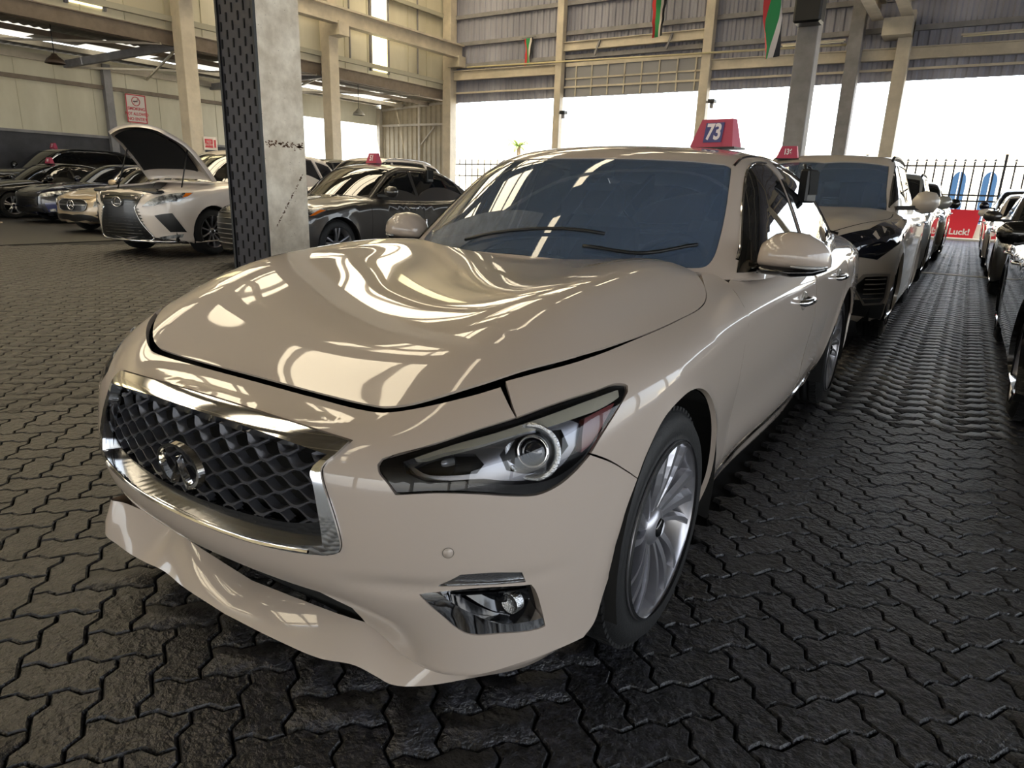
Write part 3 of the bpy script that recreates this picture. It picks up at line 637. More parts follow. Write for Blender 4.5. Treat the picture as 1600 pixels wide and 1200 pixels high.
for x in (-15.4, -11.32, -9.95, -7.0, -5.4, -20, -24):
    n = 12; wv = .32; pl_ = [(-wv, .2), (wv, .2), (wv, 2.45)]+[(wv*math.cos(a), 2.45+.45*math.sin(a)) for a in np.linspace(0, PI, n)][1:-1]+[(-wv, 2.45)]
    MB().prism([(a*1.35, .1+(b2-.1)*1.06) for a, b2 in pl_], -.03, .0, Matrix.Translation((x, -.02, 0)) @ Matrix.Rotation(PI/2, 4, 'Z')).obj('window_surround', mat('pale_blue_frame', 'cfd3d4', rough=.6), bd)
    w_ = MB().prism(pl_, -.02, .02, Matrix.Translation((x, -.09, 0)) @ Matrix.Rotation(PI/2, 4, 'Z')).obj('window', BLUEW, bd)
    MB().box((x-.02, -.14, .2), (x+.02, -.1, 2.85)).obj('mullion', WHT, w_)
MB().box((-10.72, -.25, 1.9), (-10.55, 0, 2.25)).obj('meter_box', STEELD, bd)
def palm(x, y, h, label, grp=None):
    t = thing('palm_tree', label, 'tree', (x, y, 0)); b = MB(); b.tube([(0, 0, 0), (.1, 0, h*.5), (.05, 0, h)], [.16, .13, .12], 8); b.obj('trunk', mat('palm_trunk', '7d6a52', rough=.9), t)
    r = random.Random(int(x*10))
    for i in range(16):
        a = 2*PI*i/16+r.random()*.3; el = .2+.9*r.random(); L = 1.1+.4*r.random(); V = []
        for j in range(6):
            u = j/5; d = L*u; z = h+math.sin(el)*d-.9*u*u*L*.7; w_ = .10*math.sin(PI*min(u+.12, 1)); cx_, cy2 = math.cos(a)*d*math.cos(el*.5), math.sin(a)*d*math.cos(el*.5)
            V += [(cx_-math.sin(a)*w_, cy2+math.cos(a)*w_, z-.04), (cx_, cy2, z), (cx_+math.sin(a)*w_, cy2-math.cos(a)*w_, z-.04)]
        mesh_obj('frond', V, [(3*j+k, 3*j+k+1, 3*j+4+k, 3*j+3+k) for j in range(5) for k in (0, 1)], mat('palm_green', '7f9450', rough=.6), t)
palm(-23.6, 38, 3.9, 'palm tree beyond the opening left of the white sedan roof'); palm(-17.5, 39, 3.6, 'small palm tree beside the slim back wall column')
wh = thing('warehouse', 'low pale warehouse with a long flat roof beyond the far railing', 'building', (-30, 52.5, 0)); MB().box((-12, 0, 0), (12, 10, 4.2)).obj('wall', ECRM, wh); MB().box((-13, -.5, 4.2), (13, 10, 4.45)).obj('roof', STEEL, wh)
for x in (-8, -2, 5): MB().box((x, -.05, .1), (x+2.6, 0, 3)).obj('shutter', CORRB, wh)
# ------------------------------------------------------------------ floor of wavy interlocking pavers
def paver_mat(name, dark, brown):
    m = bpy.data.materials.new(name); m.use_nodes = True; n = m.node_tree; b = n.nodes['Principled BSDF']; N_ = n.nodes.new; Lk = n.links.new
    geo = N_('ShaderNodeNewGeometry'); oi = N_('ShaderNodeObjectInfo')
    n1 = N_('ShaderNodeTexNoise'); n1.inputs['Scale'].default_value = .32; n1.inputs['Detail'].default_value = 5; Lk(geo.outputs['Position'], n1.inputs['Vector'])
    n2 = N_('ShaderNodeTexNoise'); n2.inputs['Scale'].default_value = 34; n2.inputs['Detail'].default_value = 4; n2.inputs['Roughness'].default_value = .6; Lk(geo.outputs['Position'], n2.inputs['Vector'])
    sx = N_('ShaderNodeSeparateXYZ'); Lk(geo.outputs['Position'], sx.inputs[0]); mr = N_('ShaderNodeMapRange'); mr.inputs[1].default_value = .6; mr.inputs[2].default_value = -2.2; Lk(sx.outputs[0], mr.inputs[0])
    r1 = N_('ShaderNodeMixRGB'); r1.inputs[1].default_value = srgb(dark); r1.inputs[2].default_value = srgb(brown)
    ad = N_('ShaderNodeMath'); ad.operation = 'MULTIPLY_ADD'; ad.inputs[1].default_value = .9; ad.inputs[2].default_value = -.42; Lk(n1.outputs[0], ad.inputs[0]); a2 = N_('ShaderNodeMath'); a2.operation = 'ADD'; a2.use_clamp = True; Lk(ad.outputs[0], a2.inputs[0]); Lk(mr.outputs[0], a2.inputs[1]); Lk(a2.outputs[0], r1.inputs[0])
    rr = N_('ShaderNodeMath'); rr.operation = 'ADD'; Lk(geo.outputs['Random Per Island'], rr.inputs[0]); Lk(oi.outputs['Random'], rr.inputs[1]); fr = N_('ShaderNodeMath'); fr.operation = 'FRACT'; Lk(rr.outputs[0], fr.inputs[0])
    m2 = N_('ShaderNodeMapRange'); m2.inputs[3].default_value = .72; m2.inputs[4].default_value = 1.25; Lk(fr.outputs[0], m2.inputs[0])
    m3 = N_('ShaderNodeMapRange'); m3.inputs[1].default_value = .40; m3.inputs[2].default_value = .64; m3.inputs[3].default_value = .25; m3.inputs[4].default_value = 2.4; Lk(n2.outputs[0], m3.inputs[0])
    mu = N_('ShaderNodeMath'); mu.operation = 'MULTIPLY'; Lk(m2.outputs[0], mu.inputs[0]); Lk(m3.outputs[0], mu.inputs[1])
    vm = N_('ShaderNodeVectorMath'); vm.operation = 'SCALE'; Lk(r1.outputs[0], vm.inputs[0]); Lk(mu.outputs[0], vm.inputs['Scale']); Lk(vm.outputs[0], b.inputs['Base Color'])
    n3 = N_('ShaderNodeTexNoise'); n3.inputs['Scale'].default_value = 42; n3.inputs['Detail'].default_value = 3.5; n3.inputs['Roughness'].default_value = .62; Lk(geo.outputs['Position'], n3.inputs['Vector'])
    n4 = N_('ShaderNodeTexNoise'); n4.inputs['Scale'].default_value = 7; n4.inputs['Detail'].default_value = 4; Lk(geo.outputs['Position'], n4.inputs['Vector'])
    bu0 = N_('ShaderNodeBump'); bu0.inputs['Strength'].default_value = .6; bu0.inputs['Distance'].default_value = .03; Lk(n4.outputs[0], bu0.inputs['Height'])
    bu = N_('ShaderNodeBump'); bu.inputs['Strength'].default_value = 1; bu.inputs['Distance'].default_value = .013; Lk(n3.outputs[0], bu.inputs['Height']); Lk(bu0.outputs[0], bu.inputs['Normal']); Lk(bu.outputs[0], b.inputs['Normal'])
    b.inputs['Roughness'].default_value = .46; b.inputs['Specular IOR Level'].default_value = .7
    return m
PAV = paver_mat('worn_paver', '1a1a1f', '19140f'); JNT = mat('dark_joint_dirt', '101010', rough=.95)
fl = struct(MB().box((-60, -16, -.3), (60, 29.6, -.022)).obj('floor', JNT))
Uc = .116
def edge(p, q, k):
    d = q-p; nrm = np.array([-d[1], d[0]]); ts = ((0, 0), (.14, .045), (.34, .10), (.66, -.10), (.86, -.045)) if k == 2 else ((0, 0), (.3, .10), (.7, -.10))
    return [p+d*t+nrm*o for t, o in ts]
def paver(k):
    c = [np.array(v, float) for v in ((0, 0), (1, 0), (2, 0), (2, 1), (1, 1), (0, 1))]; P = []
    for i in range(6): P += edge(c[i], c[(i+1) % 6], k)
    P = (np.array(P)-[1, .5])*Uc; return P
def inset(P, d):
    a = P-np.roll(P, 1, 0); b = np.roll(P, -1, 0)-P; n1 = np.stack([-a[:, 1], a[:, 0]], 1); n2 = np.stack([-b[:, 1], b[:, 0]], 1); n1 /= np.linalg.norm(n1, axis=1)[:, None]; n2 /= np.linalg.norm(n2, axis=1)[:, None]
    n = n1+n2; n /= np.maximum(np.linalg.norm(n, axis=1)[:, None], .6); return P+n*d
def paver_mesh(k):
    P = paver(k); r0 = inset(P, .0028); r1 = inset(P, .0075); n = len(P)
    V = np.vstack([np.c_[r0, np.full(n, -.024)], np.c_[r0, np.full(n, -.007)], np.c_[r1, np.zeros(n)]])
    F = [tuple(range(2*n, 3*n))]+[(i, (i+1) % n, n+(i+1) % n, n+i) for i in range(n)]+[(n+i, n+(i+1) % n, 2*n+(i+1) % n, 2*n+i) for i in range(n)]
    return V, F
V2_, F2_ = paver_mesh(2); V1_, F1_ = paver_mesh(1)
pm = bpy.data.meshes.new('brick'); pm.from_pydata([tuple(map(float, v)) for v in V2_], [], F2_); pm.materials.append(PAV); pm.update()
cells = []; R45 = math.radians(45); c45, s45 = math.cos(R45), math.sin(R45)
NR = 270
for i in range(-NR, NR):
    for j in range(-NR, NR):
        h_ = (i-j) % 4
        if h_ == 0: cx_, cy2, rot = i+1, j+.5, 0
        elif h_ == 3: cx_, cy2, rot = i+.5, j+1, 1
        else: continue
        X_ = (cx_*c45-cy2*s45)*Uc; Y_ = (cx_*s45+cy2*c45)*Uc; cells.append((X_, Y_, rot))
cl = np.array(cells); d = cl[:, :2]-CAM[:2]; dist = np.hypot(d[:, 0], d[:, 1]); an = np.degrees(np.arctan2(d[:, 0], d[:, 1])-YAW); an = (an+180) % 360-180
ok = (np.abs(an) < 44) & (dist < 15) | (dist < 2.6) & (cl[:, 1] > -2.2) | ((cl[:, 0] > .3) & (cl[:, 0] < 2.6) & (cl[:, 1] < 28.2) & (cl[:, 1] > 5)); ok &= ~((np.abs(cl[:, 0]) < .70) & (cl[:, 1] > .7) & (cl[:, 1] < 29)); ok &= cl[:, 0] > -13
cl = cl[ok]; dist = dist[ok]
# visible from the camera past the sedan body: keep for the individual ones
Pc = np.c_[cl[:, :2], np.zeros(len(cl))]-CAM; dep = Pc @ F_; pu = 800+FPX*(Pc @ R2)/dep; pv = 600-FPX*(Pc @ U2)/dep
seen = (dep > .2) & (pu > -40) & (pu < 1640) & (pv > 0) & (pv < 1250) & ~((np.abs(cl[:, 0]) < .72) & (cl[:, 1] > .12) & (cl[:, 1] < 5))
order = np.argsort(np.where(seen, dist, 99)); near = order[:290]; far = order[290:]; rnd = np.random.default_rng(5)
for q in near:
    x, y, r_ = cl[q]; o = bpy.data.objects.new('brick', pm); COL.objects.link(o); o.parent = fl; o.location = (x, y, rnd.normal(0, .0008)-.0005); o.rotation_euler = (rnd.normal(0, .006), rnd.normal(0, .006), R45+(PI/2 if r_ else 0)+PI*int(rnd.integers(2)))
n1 = len(V1_); q = cl[far]; an_ = R45+np.where(q[:, 2] > 0, PI/2, 0); ca, sa = np.cos(an_), np.sin(an_); VV = np.empty((len(q), n1, 3))
VV[:, :, 0] = q[:, 0:1]+V1_[None, :, 0]*ca[:, None]-V1_[None, :, 1]*sa[:, None]; VV[:, :, 1] = q[:, 1:2]+V1_[None, :, 0]*sa[:, None]+V1_[None, :, 1]*ca[:, None]
VV[:, :, 2] = V1_[None, :, 2]+rnd.normal(0, .0008, len(q))[:, None]-.0005+(V1_[None, :, 0]*rnd.normal(0, .008, len(q))[:, None])
me = bpy.data.meshes.new('pavers'); nf = len(F1_); loops = np.concatenate([np.array(f) for f in F1_]); ln = np.array([len(f) for f in F1_]); K_ = len(q)
me.vertices.add(K_*n1); me.vertices.foreach_set('co', VV.reshape(-1)); al = (loops[None, :]+n1*np.arange(K_)[:, None]).reshape(-1); me.loops.add(len(al)); me.loops.foreach_set('vertex_index', al.astype(np.int32))
st = np.concatenate([[0], np.cumsum(ln)[:-1]]); me.polygons.add(K_*nf); me.polygons.foreach_set('loop_start', (st[None, :]+ln.sum()*np.arange(K_)[:, None]).reshape(-1).astype(np.int32)); me.update(calc_edges=True); me.validate(); me.materials.append(PAV)
po = link(bpy.data.objects.new('pavers', me), fl); po['kind'] = 'stuff'
# beyond the built pavers the same surface as one slab
def outer_slab():
    b = MB(); b.box((-60, 14.2, -.02), (.3, 28.3, -.004)); b.box((2.6, 14.2, -.02), (60, 28.3, -.004)); b.box((-60, -16, -.02), (-12.9, 14.6, -.004)); b.box((9, -16, -.02), (60, 14.6, -.004)); b.box((-12.9, -16, -.02), (9, -2.2, -.004)); return b
outer_slab().obj('paved_surface', PAV, fl)['kind'] = 'stuff'
sunstrip = struct(MB().box((-12, 13.75, -.01), (14, 14.0, .006)).obj('trim_1', mat('painted_sun_strip', 'c4bda8', rough=.6)))  # pale strip painted on the floor in place of a strip of sun
def wheel(parent, x, y, z, R, rr, wd, style='turbine', side=1, steer=0, alloy=None, low=False):
    """tyre, rim with spokes, hub cap; outer face towards +x (side=1) or -x"""
    e = bpy.data.objects.new('wheel', None); COL.objects.link(e); e.parent = parent; e.location = (x, y, z); e.rotation_euler = (0, 0, (0 if side > 0 else PI)+steer)
    n = 30 if low else 64; t = MB(); h = wd/2
    prof = [(rr-.004, .012), (rr+.006, .0), (rr+.02, -.002), (rr+(R-rr)*.55, .006), (R-.018, -.012), (R-.006, -.028), (R, -.045)]
    gr = []
    if not low:
        for g in (-.075, -.115, -.155): gr += [(R, g+.006), (R-.008, g+.004), (R-.008, g-.004), (R, g-.006)]
    prof += gr+[(R, -wd+.045), (R-.006, -wd+.02), (R-.02, -wd+.004), (rr, -wd+.006), (rr-.004, -wd+.02)]
    t.lathe(prof, n, smooth=True)
    if not low:
        for j in range(72):
            a = 2*PI*j/72
            for h0, h1 in ((-.062, -.024), (-wd+.02, -wd+.06)):
                M = Matrix.Rotation(a, 4, 'X'); V = [M @ Vector((hh, w_, R-.012+d)) for hh in (h0, h1) for w_, d in ((-.009, 0), (-.009, .0135), (.009, .0135), (.009, 0))]
                t.add(V, [(0, 1, 2, 3), (7, 6, 5, 4), (0, 4, 5, 1), (1, 5, 6, 2), (2, 6, 7, 3)])
    to = t.obj('tyre', RUBBER, e)
    al = alloy or ALLOY; b = MB()
    b.lathe([(rr+.004, .008), (rr+.006, .002), (rr-.006, -.003), (rr-.012, -.02), (rr-.03, -.05), (rr-.035, -.16), (rr-.02, -wd+.03), (rr, -wd+.02)], n)
    b.obj('rim', al, e)
    if not low:
        d = MB(); d.lathe([(.02, -.10), (rr*.62, -.10), (rr*.62, -.112), (.02, -.112)], 40); d.obj('brake_disc', DISC, e)
    k = MB(); k.lathe([(.0, -.13), (rr-.04, -.13)], 24 if low else 48); k.obj('wheel_back', VOIDM, e)
    s = MB()
    if style == 'turbine': groups = [(q*2*PI/5+o, wa, wb, tw) for q in range(5) for o, wa, wb, tw in ((-.34, .022, .032, .17), (.0, .026, .040, .17), (.34, .018, .026, .17))]
    elif style == 'ten': groups = [(q*2*PI/10, .016, .022, 0) for q in range(10)]
    else: groups = [(q*2*PI/5+o, .022, .034, 0) for q in range(5) for o in (-.17, .17)]
    for a0, wa, wb, tw in groups:
        st = 4 if low else 7; V = []
        for i in range(st):
            u = i/(st-1); r = .045+(rr-.05)*u; a = a0+tw*u*1.6; w_ = wa+(wb-wa)*u; dx = -.035+.028*u**1.5+.012*math.sin(PI*u); tl = .012*tw/.15 if tw else 0
            ca, sa = math.cos(a), math.sin(a)
            for ww, hh in ((-w_/2, -.028), (-w_/2, tl*-.6), (-w_*.1, .004), (w_/2, tl*.6-.004), (w_/2, -.028)): V.append((dx+hh, r*sa+ww*ca, r*ca-ww*sa))
        F = [(i*5+j, i*5+j+1, (i+1)*5+j+1, (i+1)*5+j) for i in range(st-1) for j in range(4)]
        F += [(0, 1, 2, 3, 4)]
        m_ = MB(); m_.add(V, F)
        s.add(V, F, False)
    s.lathe([(.0, -.012), (.030, -.012), (.05, -.022), (.062, -.04), (.062, -.07)], 24); s.obj('spokes', al, e)
    c = MB(); c.lathe([(.0, -.004), (.022, -.005), (.028, -.010), (.028, -.02)], 20); c.obj('hub_cap', PIANO, e)
    return e

# ------------------------------------------------------------------ the white sedan
car0 = thing('car', 'pearl white sedan with big chrome-framed mesh grille and number 73 on its roof', 'car', (0, 0, 0))

def mirx(L): return [(-x, y, z) for x, y, z in L]
C0 = (0, .95, .42)
HL = [(.532,.126,.693),(.616,.200,.726),(.672,.259,.750),(.726,.328,.769),(.772,.413,.788),(.816,.516,.801),(.834,.571,.806),(.846,.597,.801),(.853,.589,.791),(.855,.535,.758),(.847,.466,.709),(.842,.437,.683),(.829,.394,.653),(.813,.356,.632),(.790,.314,.620),(.765,.276,.624),(.708,.212,.637),(.647,.161,.641),(.575,.117,.633),(.557,.114,.653),(.536,.113,.673),(.530,.118,.684)]
HCUT = [(.44,.230,.753),(.514,.257,.766),(.615,.336,.796),(.67,.412,.817),(.74,.545,.843),(.79,.783,.873),(.805,1.034,.888),(.804,1.246,.903),(.782,1.347,.921),(.746,1.426,.944)]
# hood
ho = [(0,.230,.75),(.25,.229,.75),(.40,.228,.752)]+HCUT+[(.69,1.50,.965),(.60,1.47,.98),(.40,1.44,.99),(.2,1.425,.99),(0,1.42,.985)]
def symloop(h): return h+[(-x, y, z) for x, y, z in h[::-1] if x > 1e-6]
panel('hood', body, [symloop(ho)], 'top', .022, PEARL, car0, gap=.002, c=(0,0,.2), flange=.006)
# front bumper with its openings
GR = [(0,.124,.719),(.135,.124,.718),(.30,.125,.716),(.444,.128,.713),(.432,.094,.691),(.419,.078,.674),(.416,.070,.661),(.421,.065,.645),(.439,.062,.607),(.459,.061,.562),(.470,.060,.531),(.474,.060,.509),(.470,.057,.494),(.452,.052,.484),(.433,.047,.479),(.252,.015,.460),(.125,.004,.457),(0,.0,.460)]
FOG = [(.620,.132,.407),(.648,.150,.412),(.719,.211,.417),(.788,.305,.406),(.792,.315,.391),(.797,.337,.336),(.800,.356,.279),(.790,.339,.277),(.738,.262,.289),(.698,.220,.294),(.682,.204,.303),(.651,.168,.352)]
TURN = [(.654,.151,.427),(.692,.179,.459),(.739,.228,.456),(.778,.282,.443),(.782,.293,.417),(.701,.191,.426)]
ARF = [(.894,.599,.581),(.884,.556,.50),(.874,.540,.40),(.862,.515,.30),(.855,.50,.23)]
bo = [(0,.216,.744),(.25,.216,.744),(.40,.216,.747),(.448,.222,.751),(.514,.252,.766),(.608,.326,.795),(.643,.372,.808),(.668,.355,.797),(.700,.335,.783),(.722,.325,.770),
      (.672,.257,.751),(.616,.198,.727),(.532,.124,.695),(.527,.115,.684),(.534,.110,.672),(.556,.112,.652),(.574,.115,.631),(.647,.159,.639),(.708,.210,.635),(.765,.274,.622),(.790,.313,.618),(.815,.357,.630),(.831,.395,.651),(.842,.440,.680),(.866,.501,.648)]+ARF+[
      (.845,.47,.195),(.804,.377,.195),(.753,.293,.190),(.644,.215,.175),(.55,.205,.175),(.47,.205,.195),(.413,.179,.226),(.441,.112,.318),(.386,.070,.358),(.20,.045,.362),(.096,.033,.364),(0,.030,.364)]
panel('front_bumper', body, [symloop(bo), symloop(GR), FOG, mirx(FOG), TURN, mirx(TURN)], 'dome', .0135, PEARL, car0, gap=.0012, c=C0, flange=.018, hflange=lambda p: .05 if (.25 < p[2] < .42 and abs(p[0]) > .6 and p[1] < .36) else (.03 if p[2] < .37 and abs(p[0]) < .45 else .014), sharp=30)
# bumper crease lines, sensors
for s in (1, -1):
    X, N = on_surf(body, [(s*.673, .161, .512)], 'dome', .0005, C0)
    q = Vector(N[0]).to_track_quat('X', 'Z').to_matrix().to_4x4(); q.translation = Vector(X[0])
    m_ = MB(); m_.lathe([(0, .0008), (.0098, .0006), (.0105, -.001)], 24, q); m_.obj('parking_sensor', PEARL, car0)
    m_ = MB(); m_.lathe([(.0108, .0004), (.0122, .0004)], 24, q); m_.obj('sensor_ring', mat('panel_gap_grey', '6b665e', rough=.8), car0)
# inner dark body so that gaps and openings read black
INNER = [symloop([(0,.30,.78),(.50,.33,.78),(.70,.50,.82),(.74,1.3,.9),(.70,1.5,.95),(0,1.5,.95)])]
panel('inner_bonnet', body, INNER, 'top', .08, VOIDM, car0, off=-.03, c=(0,0,.2), flange=0)
bi = [(0,.21,.74),(.45,.22,.745),(.60,.33,.78),(.72,.42,.74),(.84,.52,.62),(.84,.52,.25),(.60,.2,.2),(.4,.2,.2),(0,.12,.2)]
panel('bumper_core', body, [symloop(bi)], 'dome', .06, VOIDM, car0, off=-.10, c=C0, flange=0)
# grille: chrome surround, lower bar, mesh, emblem
gi_o = [(0,.124,.7185),(.135,.124,.7175),(.30,.125,.7155),(.440,.126,.712),(.430,.094,.690),(.417,.078,.674),(.414,.070,.661),(.419,.065,.645),(.437,.062,.607),(.457,.061,.562),(.468,.060,.531),(.472,.060,.509),(.468,.057,.495),(.451,.052,.486),(.433,.047,.481),(.252,.015,.462),(.125,.004,.459),(0,.0,.462)]
gi_i = [(0,.072,.700),(.196,.076,.698),(.414,.088,.688),(.395,.066,.664),(.391,.061,.650),(.400,.058,.633),(.415,.053,.587),(.430,.049,.526),(.433,.047,.503),(.366,.032,.490),(.255,.015,.477),(.127,.004,.471),(0,-.001,.471)]
gr_root = bpy.data.objects.new('grille', None); COL.objects.link(gr_root); gr_root.parent = car0
panel('chrome_surround', body, [symloop(gi_o), symloop(gi_i)], 'dome', .012, CHROME, gr_root, off=.006, c=C0, flange=.03, nrmf=None)
m_ = [(0,-.001,.4655),(.127,.004,.4655),(.255,.015,.468),(.40,.036,.482)]
ribbon('lower_chrome_lip', lambda P: body(P)-.004, mirx(m_[::-1])[:-1]+m_, 'dome', [(-.006,-.004),(-.004,.004),(0,.007),(.004,.004),(.006,-.004)], CHROME, gr_root, c=C0)
lb_ = [(0,.002,.506),(.089,.003,.508),(.226,.014,.513),(.35,.032,.525),(.425,.048,.545),(.440,.047,.505),(.366,.032,.488),(.255,.015,.475),(.127,.004,.468),(0,-.001,.468)]
panel('lower_bar', body, [symloop(lb_)], 'dome', .015, mat('dark_grille_bar', '16171a', rough=.22, coat=.4), gr_root, off=-.016, c=C0, flange=.01)
panel('grille_backing', body, [symloop([(0,.1,.715),(.45,.12,.71),(.43,.08,.65),(.48,.06,.52),(.47,.05,.47),(.25,.01,.45),(0,0,.45)])], 'dome', .05, VOIDM, gr_root, off=-.075, c=C0, flange=0)
# wave slats
GIN = np.array(symloop(gi_i)); GIN2 = GIN[:, [0, 2]]; GFT = FT
def gsurf(x, z, d):   # grille face: y on the body front
    O = np.stack([x, np.full_like(x, .95), z], 1); D = np.tile([0., -1, 0], (len(x), 1)); t = march(lambda P: body(P)+d, O, D, .3, 1.2, 40); return .95-t
MESHM = mat('grille_mesh_satin_black', '55565c', rough=.3, metal=.6)
lam = .096; zs = np.arange(.486, .70, .0205)
for i, z0 in enumerate(zs):
    xs = np.arange(-.45, .4501, .0045); ph = PI*(i % 2); zc = z0+.0098*np.cos(2*PI*xs/lam+ph); zb = np.interp(np.abs(xs), [0,.089,.226,.35,.43],[.508,.510,.515,.527,.545])
    ok = inpoly(np.stack([xs, zc], 1), GIN2) & (zc > zb-.006); V = []; F = []; run = []
    y0 = gsurf(xs, zc, .018); y1 = gsurf(xs, zc, .034); hw = .0013+.0014*(1-np.cos(2*PI*xs/lam+ph))
    k = 0; prev = False
    for j in range(len(xs)):
        if not ok[j] or np.isnan(y0[j]) or np.isnan(y1[j]):
            if F: mesh_obj('slat', V, F, MESHM, gr_root)
            V = []; F = []; k = 0; prev = False; continue
        V += [(xs[j], y1[j], zc[j]+.006), (xs[j], y0[j], zc[j]+hw[j]), (xs[j], y0[j], zc[j]-hw[j]), (xs[j], y1[j], zc[j]-.004)]
        if prev: F += [(k-4+a, k-3+a, k+1+a, k+a) for a in range(3)]
        k += 4; prev = True
    if F: mesh_obj('slat', V, F, MESHM, gr_root)
# emblem: open oval with a road running to a peak
E = MB(); ym = float(gsurf(np.array([0.]), np.array([.592]), 0.)[0])-.004
EX, EZ, RA, RB = .014, .590, .078, .050
pts = []
for j in range(49):
    a = -PI/2+.42+(2*PI-.84)*j/48; pts.append((EX+RA*math.cos(a), ym-.012, EZ+RB*math.sin(a)))
def strip(pts, wf, hgt, mb):
    P = [Vector(p) for p in pts]; V = []
    for i, p in enumerate(P):
        t = (P[min(i+1, len(P)-1)]-P[max(i-1, 0)]).normalized(); s_ = t.cross(Vector((0, -1, 0))).normalized(); w_ = wf(i/(len(P)-1))
        V += [p-s_*w_+Vector((0, .010, 0)), p-s_*w_*.5-Vector((0, hgt, 0)), p+s_*w_*.5-Vector((0, hgt, 0)), p+s_*w_+Vector((0, .010, 0))]
    mb.add(V, [(i*4+j, i*4+(j+1) % 4, (i+1)*4+(j+1) % 4, (i+1)*4+j) for i in range(len(P)-1) for j in range(4)]+[(0,1,2,3),(len(V)-4,len(V)-3,len(V)-2,len(V)-1)])
strip(pts, lambda u: .0085-.0025*math.sin(PI*u), .004, E)
for s in (1, -1):
    a = -PI/2+s*.42; q0 = (EX+RA*math.cos(a), ym-.012, EZ+RB*math.sin(a))
    cur = [(EX+(q0[0]-EX)*(1-u)**1.5, ym-.013, q0[2]+(EZ+.024-q0[2])*u) for u in np.linspace(0, 1, 9)]
    strip(cur, lambda u: .0078*(1-u)+.0012, .004, E)
E.obj('emblem', CHROME, gr_root)
